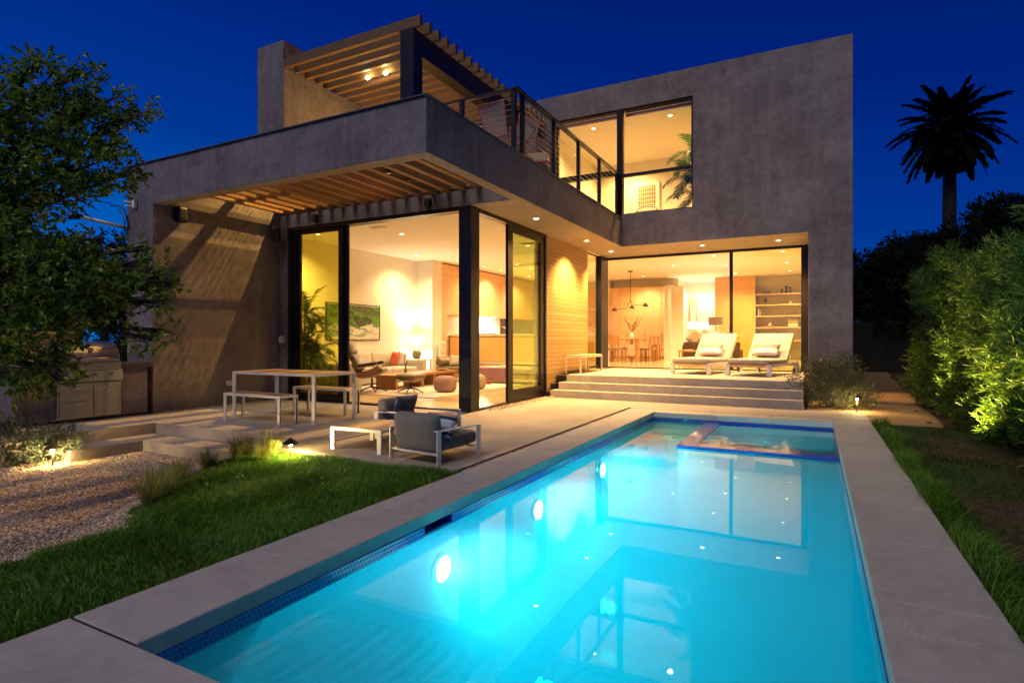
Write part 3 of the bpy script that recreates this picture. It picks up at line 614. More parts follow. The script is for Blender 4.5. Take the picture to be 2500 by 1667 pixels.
frame_table('bench', 'aluminium and teak bench on the glass wall side of the outdoor table', 'bench', -8.07,-6.84,7.12,7.46,.43,.048,M['teak'], 'benches of the outdoor dining table')
frame_table('coffee_table', 'low square coffee table with white frame and pale wood slats', 'table', -4.88,-4.14,4.84,5.52,.265,.056,M['teakx'])
# narrow console bench on the deck by the timber wall
r = thing('deck_bench', 'slim metal bench with wooden top on the deck by the timber wall', 'bench', (-4.98,13.3,DZ))
b = MB(); b.box(-.19,.19,-.76,.76,.40,.43); b.build('seat', M['teakx'], r, bevel=.003); b = MB()
for a in (-1,1): b.box(a*.19-.012,a*.19+.012,-.76,.76,.365,.40)
for a in (-1,1): b.box(-.178,.178,a*.75-.012,a*.75+.012,.365,.40)
b.build('frame', M['alu'], r)
for a in (-1,1):
    for c_ in (-1,1): b = MB(); b.box(a*.18-.018,a*.18+.018,c_*.74-.018,c_*.74+.018,0,.366); b.build('leg', M['alu'], r, bevel=.003)
# lounge chairs
STR = NM('striped_cushion').set(.9, 0, .2)
def stripe_mat(name, cols, period, axis='X', rot=0):
    k = NM(name).set(.92, 0, .15); sp = k.n('ShaderNodeSeparateXYZ'); k.l(k.tc.outputs['Object'], sp.inputs[0])
    dv = k.n('ShaderNodeMath', operation='DIVIDE'); k.l(sp.outputs[axis], dv.inputs[0]); dv.inputs[1].default_value = period
    fr = k.n('ShaderNodeMath', operation='FRACT'); k.l(dv.outputs[0], fr.inputs[0])
    c = k.ramp(fr.outputs[0], cols); k.t.nodes[-1] if False else None
    for nd in k.t.nodes:
        if nd.type == 'VALTORGB': nd.color_ramp.interpolation = 'CONSTANT'
    c = k.mix(c, k.ramp(k.noise(k.pos((1,1,1), False), 220, 2), [(.3,(.75,.75,.75)), (.7,(1.15,1.15,1.15))]), .8, 'MULTIPLY'); k.base(c); return k.m
M['stripe'] = stripe_mat('blue_striped_fabric', [(0,(.05,.06,.12)),(.28,(.22,.22,.28)),(.36,(.04,.04,.06)),(.55,(.06,.09,.20)),(.72,(.30,.28,.30)),(.8,(.10,.08,.09)),(1,(.05,.06,.12))], .075)
def soft(name, mat, parent, sx, sy, sz, Mx, r=.05, puff=.03):
    b = MB(); b.pad(sx, sy, sz, None, r, puff); o = b.build(name, mat, parent, smooth=True)
    o.matrix_local = Mx; return o
def pillow(name, mat, parent, w_, h_, t_, Mx):
    """a cushion that is thick in the middle and pinched at its corners; lies in its local XZ plane"""
    n = 10; vs = []; fs = []
    for sg in (-1, 1):
        for i in range(n+1):
            for j in range(n+1):
                u, v = -1+2*i/n, -1+2*j/n; e = (1-u**4)*(1-v**4)
                k_ = 1-.10*(u*u*v*v)*0 ; px = u*w_/2*(1-.10*(1-v*v)*0-.07*(1-abs(v))*abs(u)); pz = v*h_/2*(1-.07*(1-abs(u))*abs(v))
                vs.append((px, sg*t_/2*max(0, e)**.6, pz))
    N = (n+1)**2
    for s_ in (0, 1):
        for i in range(n):
            for j in range(n):
                a = s_*N+i*(n+1)+j; q = (a, a+n+1, a+n+2, a+1); fs.append(q if s_ == 0 else tuple(reversed(q)))
    b = MB(); b.add(vs, fs); o = b.build(name, mat, parent, smooth=True); 
    bm = bmesh.new(); bm.from_mesh(o.data); bmesh.ops.remove_doubles(bm, verts=bm.verts, dist=.0008); bm.to_mesh(o.data); bm.free()
    o.data.polygons.foreach_set('use_smooth', [True]*len(o.data.polygons)); o.matrix_local = Mx; return o
def lounge_chair(label, loc, rz, w_=.70, d_=.70, arm=.345, back=.50, cush=True):
    """faces +Y"""
    r = thing('outdoor_armchair', label, 'armchair', loc, rz, 'grey cushioned outdoor armchairs')
    hw = w_/2
    for s_ in (-1, 1):
        f = MB(); x = s_*hw
        x0_, x1_ = (x-.05 if s_ > 0 else x), (x if s_ > 0 else x+.05)
        f.box(x0_,x1_,-d_/2,d_/2,arm-.014,arm); f.build('armrest', M['alu'], r, bevel=.003)
        for yy in (-d_/2, d_/2-.055):
            f = MB(); f.box(x0_ if s_ < 0 else x1_-.014, x0_+.014 if s_ < 0 else x1_, yy, yy+.055, 0, arm-.014); f.build('leg', M['alu'], r, bevel=.002)
    f = MB(); f.box(-hw+.014,hw-.014,-d_/2+.01,-d_/2+.05,.10,.115); f.box(-hw+.014,hw-.014,d_/2-.1,d_/2-.06,.115,.13); f.box(-.2,-.16,-d_/2+.05,d_/2-.1,.105,.12); f.box(.16,.2,-d_/2+.05,d_/2-.1,.105,.12); f.build('frame', M['alu'], r)
    soft('seat_cushion', M['gfab'], r, w_-.10, d_-.10, .13, T(0,.06,.195,R(3)), .045, .012)
    soft('back_cushion', M['gfab'], r, w_-.10, .14, back-.11, T(0,-d_/2+.075,.11+(back-.11)/2,R(7)), .055, .012)
    return r
A1 = lounge_chair('grey cushioned outdoor armchair seen from behind, by the gravel joint', (-3.56,5.03,0), R(-9), .70, .66)
A2 = lounge_chair('grey cushioned outdoor armchair with striped pillow, turned to the pool', (-4.50,5.98,0), R(-90), .72, .84)
p1 = pillow('striped_pillow', M['stripe'], None, .44,.30,.13, T(-4.72,5.98,.385,R(-20),0,R(-90)) ); tag(p1, 'blue and grey striped pillow on the armchair facing the pool', 'pillow')
p2 = pillow('patterned_pillow', stripe_mat('navy_white_fabric', [(0,(.45,.55,.62)),(.5,(.03,.035,.08)),(.7,(.4,.3,.25)),(1,(.45,.55,.62))], .16, 'Z'), None, .44,.30,.12, T(-3.48,4.98,.33,R(-24),0,R(-9))); tag(p2, 'pale blue and navy pillow on the armchair seen from behind', 'pillow')
# sun loungers on the deck
M['taupe'] = fabric('taupe_canvas', (.30,.25,.22), (.42,.36,.32), 220)
M['pillow_stripe'] = stripe_mat('banded_pillow_fabric', [(0,(.22,.22,.20)),(.36,(.62,.60,.58)),(.99,(.62,.60,.58)),(1,(.22,.22,.20))], .6, 'Z')
def lounger(label, loc, rz):
    """foot end at the origin, head towards +Y"""
    r = thing('sun_lounger', label, 'sun lounger', loc, rz, 'cushioned sun loungers on the upper deck'); hw = .44; L = 1.98
    for s_ in (-1, 1):
        f = MB(); f.box(s_*hw-.016,s_*hw+.016,0,L,.20,.27); f.build('side_rail', M['alu'], r, bevel=.003)
        f = MB(); f.box(s_*hw-.045,s_*hw+.045,.0,.05,0,.27); f.build('leg', M['alu'], r, bevel=.004)
        f = MB(); f.box(s_*hw-.02,s_*hw+.02,L-.16,L,.03,.27); f.build('rear_bracket', M['alu'], r, bevel=.003)
        wv = T(s_*(hw-.045),L-.12,.075,0,R(90)); f = MB(); f.lathe([(.075,-.015),(.08,-.008),(.08,.008),(.075,.015)], 22, wv); wl = f.build('wheel', M['black'], r)
        f = MB(); f.lathe([(.03,-.018),(.03,.018)], 14, wv); f.build('hub', M['chrome'], wl)
    f = MB(); f.box(-hw,hw,.01,.04,.19,.24); f.box(-hw,hw,.95,.98,.2,.23); f.build('crossbar', M['teakx'], r)
    soft('seat_cushion', M['taupe'], r, .90,1.22,.10, T(0,.58,.315), .04, .012)
    ang = R(52); soft('back_cushion', M['beige'], r, .90,.80,.09, T(0,1.19+.38*math.cos(ang),.31+.38*math.sin(ang),ang), .035, .012)
    f = MB(); mt = T(0,1.19+.38*math.cos(ang)+.045,.31+.38*math.sin(ang)-.045,ang); f.box(-.43,-.40,-.4,.38,-.012,.012,mt); f.box(.40,.43,-.4,.38,-.012,.012,mt); f.box(-.4,.4,.35,.38,-.012,.012,mt); f.build('back_frame', M['alu'], r)
    f = MB(); f.tube([(.36,1.62,.23),(.36,1.50,.52)], .009, 6); f.tube([(-.36,1.62,.23),(-.36,1.50,.52)], .009, 6); f.build('prop', M['alu'], r)
    return r
lounger('beige sun lounger standing in front of the dining room opening', (-2.52,13.54,DZ), R(-15))
lounger('beige sun lounger nearest the grey pier and the bush', (-1.27,13.36,DZ), R(-15))
for (x, y), nm in (((-2.52,13.54),'on the lounger by the dining room opening'),((-1.27,13.36),'on the lounger nearest the pier')):
    c_, s_ = math.cos(R(-15)), math.sin(R(-15)); lx, ly = -.02, 1.19
    p = pillow('pillow', M['pillow_stripe'], None, .60,.36,.14, T(x+lx*c_-ly*s_, y+lx*s_+ly*c_, DZ+.56, R(-38),0,R(-15)))
    tag(p, 'white and grey banded pillow '+nm, 'pillow', 'pillows on the sun loungers')
# ------------------------------------------------------------------ barbecue island and grill
isl = thing('barbecue_island', 'grey plaster outdoor kitchen island with dark counter top', 'counter', (-10.25,4.8,0))
def ib(name, mat, *bx, bevel=.004, parent=None):
    b = MB()
    for q in bx: b.box(q[0]+10.25,q[1]+10.25,q[2]-4.8,q[3]-4.8,q[4],q[5])
    return b.build(name, mat, parent or isl, bevel=bevel)
ib('base', M['plaster'], (-10.75,-9.9,3.88,5.70,.045,.79)); ib('plinth', M['black'], (-10.72,-9.94,3.9,5.68,0,.045))
DC = simple('dark_countertop', (.055,.05,.05), .35); ib('countertop', DC, (-10.8,-9.87,3.86,4.38,.79,.87),(-10.8,-9.87,5.29,5.78,.79,.87),(-10.8,-10.5,4.38,5.29,.79,.87))
gr = thing('barbecue_grill', 'stainless steel built in grill with domed hood, drawers and door', 'grill', (-9.9,4.83,0))
def gb(name, mat, *bx, bevel=.003, parent=None):
    b = MB()
    for q in bx: b.box(q[0]+9.9,q[1]+9.9,q[2]-4.83,q[3]-4.83,q[4],q[5])
    return b.build(name, mat, parent or gr, bevel=bevel)
gb('drawer_frame', M['stainless'], (-9.93,-9.885,4.385,5.275,.055,.585))
def pull(parent, y, z, x=-9.872, w_=.13):
    b = MB(); pts = [(x+9.9, y-4.83-w_/2, z+.012),(x+9.9+.028, y-4.83-w_/2+.025, z),(x+9.9+.034, y-4.83, z-.006),(x+9.9+.028, y-4.83+w_/2-.025, z),(x+9.9, y-4.83+w_/2, z+.012)]
    b.tube(pts, .008, 8); b.build('handle', M['chrome'], parent, smooth=True)
for z0_, z1_ in ((.09,.315),(.325,.555)):
    o = gb('drawer', M['stainless'], (-9.885,-9.875,4.42,4.84,z0_,z1_)); pull(o, 4.64, z1_-.035)
o = gb('door', M['stainless'], (-9.885,-9.875,4.875,5.245,.09,.555)); pull(o, 4.99, .52)
gb('gap', M['black'], (-9.92,-9.887,4.4,5.27,.587,.60))
gb('control_panel', M['stainless'], (-9.92,-9.85,4.40,5.285,.602,.775)); gb('drip_slot', M['black'], (-9.85,-9.848,4.62,4.80,.685,.695))
for y in (4.47,4.87,5.13):
    b = MB(); b.lathe([(.028,0),(.026,.02),(.012,.022),(.012,.035)], 16, T(.05, y-4.83, .70, 0, R(90))); b.box(.07,.10,y-4.83-.03,y-4.83+.03,.69,.71); b.build('knob', M['chrome'], gr, smooth=False)
gb('grill_body', M['stainless'], (-10.45,-9.86,4.42,5.27,.78,.90))
# domed hood: profile swept along Y
b = MB(); prof = [(-9.865,.905),(-9.86,.95)]+[(-10.16+.295*math.cos(R(a)), .955+.27*math.sin(R(a))) for a in range(8, 181, 12)]+[(-10.46,.905)]
n_ = len(prof); ys_ = (4.44-4.83, 5.25-4.83)
b.add([(x+9.9, ys_[0], z) for x, z in prof]+[(x+9.9, ys_[1], z) for x, z in prof], [tuple(range(n_)), tuple(reversed(range(n_, 2*n_)))]+[((i+1)%n_, i, i+n_, (i+1)%n_+n_) for i in range(n_)])
hood = b.build('hood', M['stainless'], gr, bevel=.01)
b = MB(); b.tube([(.07,-.36,.965),(.07,.36,.965)], .014, 10); b.tube([(.02,-.3,.96),(.07,-.3,.965)], .009, 6); b.tube([(.02,.3,.96),(.07,.3,.965)], .009, 6); b.build('hood_handle', M['chrome'], hood, smooth=True)
b = MB(); b.lathe([(.035,0),(.035,.012)], 18, T(.0,.02,1.09,0,R(60))); b.build('thermometer', M['chrome'], hood)
# side wall panel behind the island
# timber fence panels beyond the island
fx = planks('fence_boards', (.40,.24,.09), (.55,.36,.15), .14, 'Y', .07, .7, (3,3,12))
t = thing('timber_fence', 'pale vertical board fence behind the barbecue island', 'fence', (-12.3,4.5,0)); 
b = MB(); b.box(-.03,.03,-6.5,1.3,-.4,1.35); b.build('boards', fx, t); b = MB(); b.box(-.05,.05,-6.5,1.3,1.35,1.4); b.build('cap_rail', M['teakx'], t)
for yy in (-6,-4,-2,0,1.25): b = MB(); b.box(.03,.1,yy-.04,yy+.04,-.4,1.38); b.build('post', M['teakx'], t)
t = thing('uplight', 'hidden warm uplight behind the barbecue island lighting the fence', 'uplight', (-11.6,4.6,-.2)); b = MB(); b.cyl(0,0,0,.1,.05); b.build('housing', M['black'], t)
l = bpy.data.lights.new('lamp', 'POINT'); l.energy = 16; l.color = (1,.66,.26); l.shadow_soft_size = .05; lo = bpy.data.objects.new('lamp', l); link(lo, t); lo.location = (0,0,.5)
# boundary fence on the right and at the end of the passage
fd = planks('dark_fence_boards', (.02,.016,.012), (.035,.028,.022), .15, 'Y', .07, .8, (3,3,12))
t = thing('boundary_fence', 'dark board fence behind the tall hedge', 'fence', (3.4,8,0)); b = MB(); b.box(-.03,.03,-12,20,-.1,2.0); b.build('boards', fd, t)
fd2 = planks('end_fence_boards', (.008,.007,.006), (.014,.012,.01), .15, 'X', .07, .8, (3,3,12))
t = thing('end_fence', 'dark gate fence closing the passage beside the house', 'fence', (2,27,0)); b = MB(); b.box(-1.28,1.4,-.03,.03,-.1,2.0); b.build('boards', fd2, t)
# path of decomposed granite beside the house
dg = NM('decomposed_granite').set(.95, 0, .15); dg.base(dg.mix(dg.ramp(dg.noise(dg.pos(), 90, 5, .75), [(.3,(.20,.12,.06)), (.7,(.38,.25,.13))]), dg.ramp(dg.noise(dg.pos(), 2.2, 5), [(.3,(.7,.7,.7)), (.7,(1.1,1.1,1.1))]), .9, 'MULTIPLY')); dg.bump(dg.noise(dg.pos(), 120, 4, .8), .7, .01)
b = MB(); n = 40; L_, R_ = [], []
for i in range(n+1):
    y = 10.25+i*.42; L_.append((.77 if y < 11.5 else -.12 if y < 13.95 else .72, y)); R_.append((1.62+.025*(y-10.2)*2.2+.04*math.sin(y*1.3), y))
for i in range(n): b.quad((*L_[i],-.028),(*R_[i],-.028),(*R_[i+1],-.028),(*L_[i+1],-.028))
tag(b.build('path', dg.m), kind='structure')
b = MB()
for i in range(n): x, y = R_[i]; x2, y2 = R_[i+1]; b.quad((x,y,.0),(x+.02,y,.0),(x2+.02,y2,.0),(x2,y2,.0)); b.quad((x,y,-.05),(x,y,.0),(x2,y2,.0),(x2,y2,-.05))
tag(b.build('path_edging', simple('rusty_steel', (.10,.07,.05), .8)), kind='structure')
# ------------------------------------------------------------------ path lights
M['bronze'] = simple('dark_bronze', (.06,.045,.03), .5, .6, .25)
def path_light(label, loc, h, power, hat=.085):
    t = thing('path_light', label, 'garden lamp', loc, 0, 'bronze mushroom path lights')
    b = MB(); b.cyl(0,0,-.1,h-.05,.011,10); b.build('stem', M['bronze'], t, smooth=True)
    b = MB(); b.lathe([(hat,h-.062),(hat*.98,h-.052),(.012,h),(.002,h+.004)], 24, cap=False); b.lathe([(hat*.98,h-.0625),(.01,h-.012)], 24, cap=False); b.build('hat', M['bronze'], t, smooth=False)
    b = MB(); b.cyl(0,0,h-.085,h-.045,.017,12); b.build('bulb', emit('path_bulb', (1,.80,.40), 90), t)
    l = bpy.data.lights.new('lamp', 'POINT'); l.energy = power*5.5; l.color = (1,.66,.22); l.shadow_soft_size = .02; lo = bpy.data.objects.new('lamp', l); link(lo, t); lo.location = (0,0,h-.098)
path_light('bronze path light glowing in the grass at the edge of the patio', (-5.10,4.47,-.07), .235, 15)
path_light('bronze path light half hidden in the grey bush by the garden step', (-8.25,3.62,-.32), .30, 17)
path_light('bronze path light on the sandy path beside the bush at the pier', (.67,11.82,-.03), .31, 13, .075)
for i, (x, y, p, nm) in enumerate(((1.62,6.2,26,'nearest the pool'),(1.60,9.0,30,'in the middle of the hedge'),(1.66,7.6,20,'added to brighten the hedge between the middle one and the one nearest the pool'),(1.60,10.9,24,'added to brighten the hedge between the middle and the far end'),(1.66,12.6,40,'at the far end of the hedge by the path'))):  # the two in-between uplights are additions that brighten the hedge
    t = thing('garden_uplight', 'small hedge uplight '+nm, 'uplight', (x-.04,y-.15,-.045), 0, 'uplights at the foot of the hedge')
    b = MB(); b.lathe([(.035,0),(.035,.03),(.028,.034)], 12); b.build('housing', M['bronze'], t)
    l = bpy.data.lights.new('lamp', 'SPOT'); l.energy = p*18; l.color = (1,.71,.15); l.spot_size = R(70); l.spot_blend = .9; l.shadow_soft_size = .03
    lo = bpy.data.objects.new('lamp', l); link(lo, t); lo.location = (0,0,.07); lo.rotation_euler = (R(180), R(33), 0)
# security light throwing the glow over the path
t = thing('wall_light', 'small wall light on the side of the grey pier over the path', 'wall light', (.74,15.3,2.1)); b = MB(); b.box(0,.06,-.05,.05,-.06,.06); b.build('housing', M['black'], t, bevel=.005)
l = bpy.data.lights.new('lamp', 'SPOT'); l.energy = 170; l.color = (1,.52,.12); l.spot_size = R(75); l.spot_blend = .7; l.shadow_soft_size = .03
lo = bpy.data.objects.new('lamp', l); link(lo, t); lo.location = (.1,0,-.08); lo.rotation_euler = (0, R(-24), 0)
# service mast, wires and meter on the left
t = thing('service_mast', 'horizontal grey conduit with looping black cables on the left wall', 'conduit', (-10.8,5.9,2.9))
b = MB(); b.tube([(.1,.3,.28),(-.55,-.55,.50)], .032, 12); b.build('pipe', simple('galvanised', (.42,.38,.34), .5, .4), t, smooth=True)
b = MB(); b.tube([(-.53,-.53,.495),(-.62,-.66,.47)], .05, 12); b.build('weatherhead', M['black'], t, smooth=True)
pts = []; 
for i in range(28): a = i/27*math.pi*1.25; pts.append((.18-.55*(1-math.cos(a))*.5-.0, -.12-.1*math.sin(a), .95-i/27*1.25+.12*math.sin(a)))
def loop(c, rr, a0, a1, n=26, sq=.9): return [(c[0]+rr*math.cos(a0+(a1-a0)*i/n), c[1], c[2]+rr*sq*math.sin(a0+(a1-a0)*i/n)) for i in range(n+1)]
b = MB(); b.tube(loop((-.28,-.12,.33), .46, R(100), R(-150)), .011, 6); b.tube(loop((-.27,-.16,.31), .43, R(60), R(-130)), .008, 6); b.tube(loop((-.2,-.14,.5), .36, R(40), R(-60)), .006, 6)
b.tube([(-.33,-.12,.785),(-1.2,-.4,.95),(-2.6,-.8,1.25),(-6,-2,2.2)], .008, 6); b.build('cables', M['black'], t, smooth=True)
b = MB(); b.pad(.14,.06,.05,T(-.42,-.14,-.03,0,R(15)),.02); b.build('splice_box', M['black'], t)
for z in (-.10,-.33):
    b = MB(); b.tube([(.1,.25,z),(-.22,-.2,z+.05)], .014, 10); b.tube([(-.22,-.2,z+.05),(-.27,-.26,z+.03)], .02, 8); b.build('pipe', simple('galvanised', (.42,.38,.34), .5, .4), t, smooth=True)
t = thing('insulator', 'small pale cable insulator high on the left wall end', 'insulator', (-10.42,5.80,3.60)); b = MB(); b.box(-.02,.04,-.05,0,-.07,.07); b.tube([(-.02,-.03,.02),(-.18,-.1,.05)], .01, 6); b.tube([(-.02,-.03,-.04),(-.16,-.1,-.03)], .008, 6); b.build('bracket', M['white'], t)
# ------------------------------------------------------------------ terrace furniture: string chairs and table
ORG = simple('orange_powder_coat', (.50,.10,.025), .4)
STRG = NM('white_cord').set(.7, 0, .3); STRG.base((.62,.56,.52))
def string_chair(label, loc, rz, back=.62):
    r = thing('string_chair', label, 'chair', loc, rz, 'orange framed string chairs on the roof terrace')
    sw, sd, h, bt = .25, .24, .43, .43+back
    bk = [(-sw*.9,-sd,h),(-sw*1.05,-sd-.16,bt),(sw*1.05,-sd-.16,bt),(sw*.9,-sd,h)]
    f = MB(); f.tube([bk[0],bk[1],bk[2],bk[3]], .012, 8); f.tube([(-sw,-sd,h),(-sw,sd,h),(sw,sd,h),(sw,-sd,h),(-sw,-sd,h)], .012, 8)
    for s_ in (-1,1): f.tube([(s_*sw,-sd+.05,h),(s_*(sw+.16),-sd+.08,h+.22),(s_*(sw+.16),sd-.02,h+.16),(s_*sw,sd-.05,h)], .01, 8)
    f.build('frame', ORG, r, smooth=True)
    for s_ in (-1,1):
        for q in (-1,1): f = MB(); f.tube([(s_*sw*.8,q*sd*.8,h),(s_*sw*1.0,q*sd*1.15,0)], .009, 8); f.build('leg', ORG, r, smooth=True)
    n = 24; c_ = MB()
    for i in range(n+1):
        u = -1+2*i/n; c_.tube([(u*sw*.88,-sd+.004,h+.01),(u*sw*1.03,-sd-.156,bt)], .0052, 4)
    c_.build('back_cords', STRG.m, r)
    c_ = MB()
    for i in range(n+1): u = -1+2*i/n; c_.tube([(u*sw,-sd,h+.008),(u*sw,sd,h+.008)], .0052, 4)
    c_.build('seat_cords', STRG.m, r)
    for s_ in (-1,1):
        c_ = MB()
        for i in range(15): v = i/14; c_.tube([(s_*sw,-sd+.06+v*.36,h+.01),(s_*(sw+.16),-sd+.09+v*.33,h+.215-v*.055)], .007, 4)
        c_.build('arm_cords', STRG.m, r)
    return r
string_chair('white string chair with orange frame, tallest above the parapet left of the corner posts', (-4.80,8.95,4.27), R(-12), .48).scale = (1.1,1.1,1.1)
string_chair('white string chair with orange frame, right of the double posts behind the cables', (-4.72,9.95,4.27), R(-70), .45).scale = (1.1,1.1,1.1)
string_chair('white string chair with orange frame, half hidden between the double posts', (-5.15,9.85,4.27), R(75), .62).scale = (1.1,1.1,1.1)
t = thing('terrace_table', 'glass topped terrace table with orange metal frame', 'table', (-5.75,9.2,4.27)); b = MB(); 
b.tube([(-.9,-.4,.72),(.55,-.4,.72),(.55,.5,.72),(-.9,.5,.72),(-.9,-.4,.72)], .016, 8); b.tube([(-.9,.05,.2),(.55,.05,.2)], .012, 8); b.build('frame', ORG, t, smooth=True)
for x in (-.88,.53):
    for y in (-.38,.48): b = MB(); b.tube([(x,y,0),(x,y,.71)], .014, 8); b.build('leg', ORG, t, smooth=True)
b = MB(); b.box(-.88,.53,-.38,.48,.722,.73); b.build('tabletop', M['clear'], t)
t = thing('lantern', 'small dark and white patterned lantern pot on the terrace table edge', 'lantern', (-5.35,8.95,5.0)); b = MB(); b.lathe([(.04,0),(.055,.03),(.055,.09),(.045,.11)], 18); b.build('pot', M['white'], t, smooth=True)
b = MB(); b.lathe([(.05,.1),(.055,.12),(.04,.14)], 18); b.lathe([(.056,.02),(.0562,.05)], 18, cap=False); b.build('rim', M['black'], t)
# ================================================================== interior furniture
WAL = wood('walnut', (.16,.065,.025), (.34,.15,.06), (2,14,14), .3, False)
OAKF = wood('oak_furniture', (.26,.12,.04), (.40,.21,.08), (14,14,1.5), .4, False)
LEA = simple('black_leather', (.03,.026,.022), .35, 0, .2)
LEAG = simple('olive_leather', (.15,.12,.07), .4, 0, .2)
def bxs(name, mat, parent, *bx, bevel=.004):
    b = MB()
    for q in bx: b.box(*q)
    return b.build(name, mat, parent, bevel=bevel)
# rug
o = MB().box(-1.9,1.9,-2.4,2.4,0,.014).build('rug', fabric('pale_rug', (.52,.44,.42), (.66,.57,.54), 90), None); o.location = (-9.05,12.46,0.001); tag(o, 'large pale pinkish rug on the living room floor', 'rug')
# sectional sofa along the left wall
s = thing('sofa', 'long light grey sectional sofa along the living room wall', 'sofa', (-11.2,12.4,0))
def S(name, sx, sy, sz, x, y, z, rx=0, ry=0, rz=0, r=.05, puff=.03, mat=None): return soft(name, mat or M['sofafab'], s, sx, sy, sz, T(x+11.2,y-12.4,z,rx,ry,rz), r, puff)
S('base', 1.0,3.9,.25, -11.2,12.6,.17, r=.03, puff=0)
for y in (11.25,12.4,13.55): S('seat_cushion', .82,1.13,.16, -11.05,y,.36)
for y in (11.25,12.4,13.55): S('back_cushion', .2,1.12,.46, -11.5,y,.64, ry=R(-10))
S('backrest', .14,3.9,.66, -11.66,12.6,.38, r=.03, puff=0); S('armrest', 1.0,.2,.62, -11.2,14.56,.33, r=.03, puff=0)
S('chaise', 1.5,1.0,.66, -10.75,10.5,.35, r=.04, puff=0)
for nm, mat, x, y, z, rx, rz, l in (('pillow', fabric('brick_red_fabric', (.40,.09,.05), (.52,.14,.08)), -11.2,13.72,.68,R(-16),R(-72),'brick red square pillow on the grey sofa'),
    ('pillow', fabric('cream_fabric', (.55,.50,.45), (.70,.64,.58)), -11.3,14.2,.68,R(-14),R(-80),'cream pillow beside the red one on the sofa'),
    ('pillow', fabric('pale_fabric', (.55,.53,.48), (.68,.66,.6)), -10.95,10.4,.83,R(-16),R(-40),'pale round pillow on the chaise end of the sofa')):
    tag(pillow(nm, mat, None, .5,.46,.17, T(x,y,z,rx,0,rz)), l, 'pillow', 'pillows on the sofa')
# table lamp + end table
LS = emit('lit_lampshade', (1,.90,.74), 5.5)
def table_lamp(label, loc, base_mat, shade_mat, h=.70, rb=.15, rs=(.16,.23), power=40, prof=None, col=(1,.82,.56)):
    t = thing('table_lamp', label, 'lamp', loc)
    b = MB(); b.lathe(prof or [(.06,0),(rb*.75,.03),(rb,.13),(rb*.9,.24),(.05,.36),(.02,.42)], 24); b.build('base', base_mat, t, smooth=True)
    b = MB(); b.lathe([(rs[1],h-.28),(rs[0],h)], 28, cap=False); b.build('shade', shade_mat, t, smooth=True)
    l = bpy.data.lights.new('lamp', 'POINT'); l.energy = power*3; l.color = col; l.shadow_soft_size = .05; lo = bpy.data.objects.new('lamp', l); link(lo, t); lo.location = (0,0,h-.14)
    b = MB(); b.cyl(0,0,.4,h-.2,.01,8); b.build('stem', M['chrome'], t); return t
OLV = simple('olive_ceramic', (.17,.15,.07), .35); WHT = simple('white_ceramic', (.8,.78,.72), .3)
t = thing('end_table', 'small dark wooden end table between sofa and wall', 'table', (-11.25,15.02,0)); bxs('top', WAL, t, (-.32,.32,-.25,.25,.60,.64)); 
for a in (-.28,.28):
    for c_ in (-.22,.22): bxs('leg', WAL, t, (a-.02,a+.02,c_-.02,c_+.02,0,.6))
table_lamp('white shaded table lamp with olive and white base beside the sofa', (-11.3,14.93,.64), OLV, LS, .74, .15, (.155,.225), 44)
# abstract landscape painting on the wall: plain generic stand-in
PT = NM('abstract_landscape').set(.6, 0, .3); v = PT.pos((1,.9,1.5)); 
n1 = PT.noise(v, 1.7, 6, .62, .8); c = PT.ramp(n1, [(.3,(.03,.045,.02)), (.42,(.05,.06,.03)), (.5,(.10,.26,.03)), (.58,(.05,.07,.03)), (.7,(.14,.16,.05))])
sz = PT.n('ShaderNodeSeparateXYZ'); PT.l(PT.g.outputs['Position'], sz.inputs[0]); mr = PT.n('ShaderNodeMapRange'); PT.l(sz.outputs[2], mr.inputs[0]); mr.inputs[1].default_value = 1.24; mr.inputs[2].default_value = 2.28
ad_ = PT.n('ShaderNodeMath', operation='MULTIPLY_ADD'); PT.l(PT.noise(v, 2.5, 5, .6, 1.2), ad_.inputs[0]); ad_.inputs[1].default_value = .5; PT.l(mr.outputs[0], ad_.inputs[2])
low = PT.ramp(PT.noise(PT.pos((1,.6,3)), 2.2, 5, .6, .6), [(.35,(.40,.40,.28)), (.5,(.62,.58,.46)), (.6,(.12,.24,.24)), (.68,(.45,.44,.33))])
fc = PT.ramp(ad_.outputs[0], [(.62,(1,1,1)), (.66,(0,0,0))]); c = PT.mix(c, low, fc); top = PT.ramp(mr.outputs[0], [(.93,(0,0,0)), (.96,(.7,.7,.7))]); c = PT.mix(c, (.42,.50,.42), top); PT.base(c)
t = thing('painting', 'wide green abstract landscape painting on the living room wall', 'painting', (-11.72,12.55,1.24))
bxs('canvas', PT.m, t, (-.02,.012,-1.06,1.06,.02,1.02), bevel=0); bxs('frame', M['black'], t, (-.02,.02,-1.09,-1.06,0,1.04),(-.02,.02,1.06,1.09,0,1.04),(-.02,.02,-1.06,1.06,0,.02),(-.02,.02,-1.06,1.06,1.02,1.04), bevel=0)
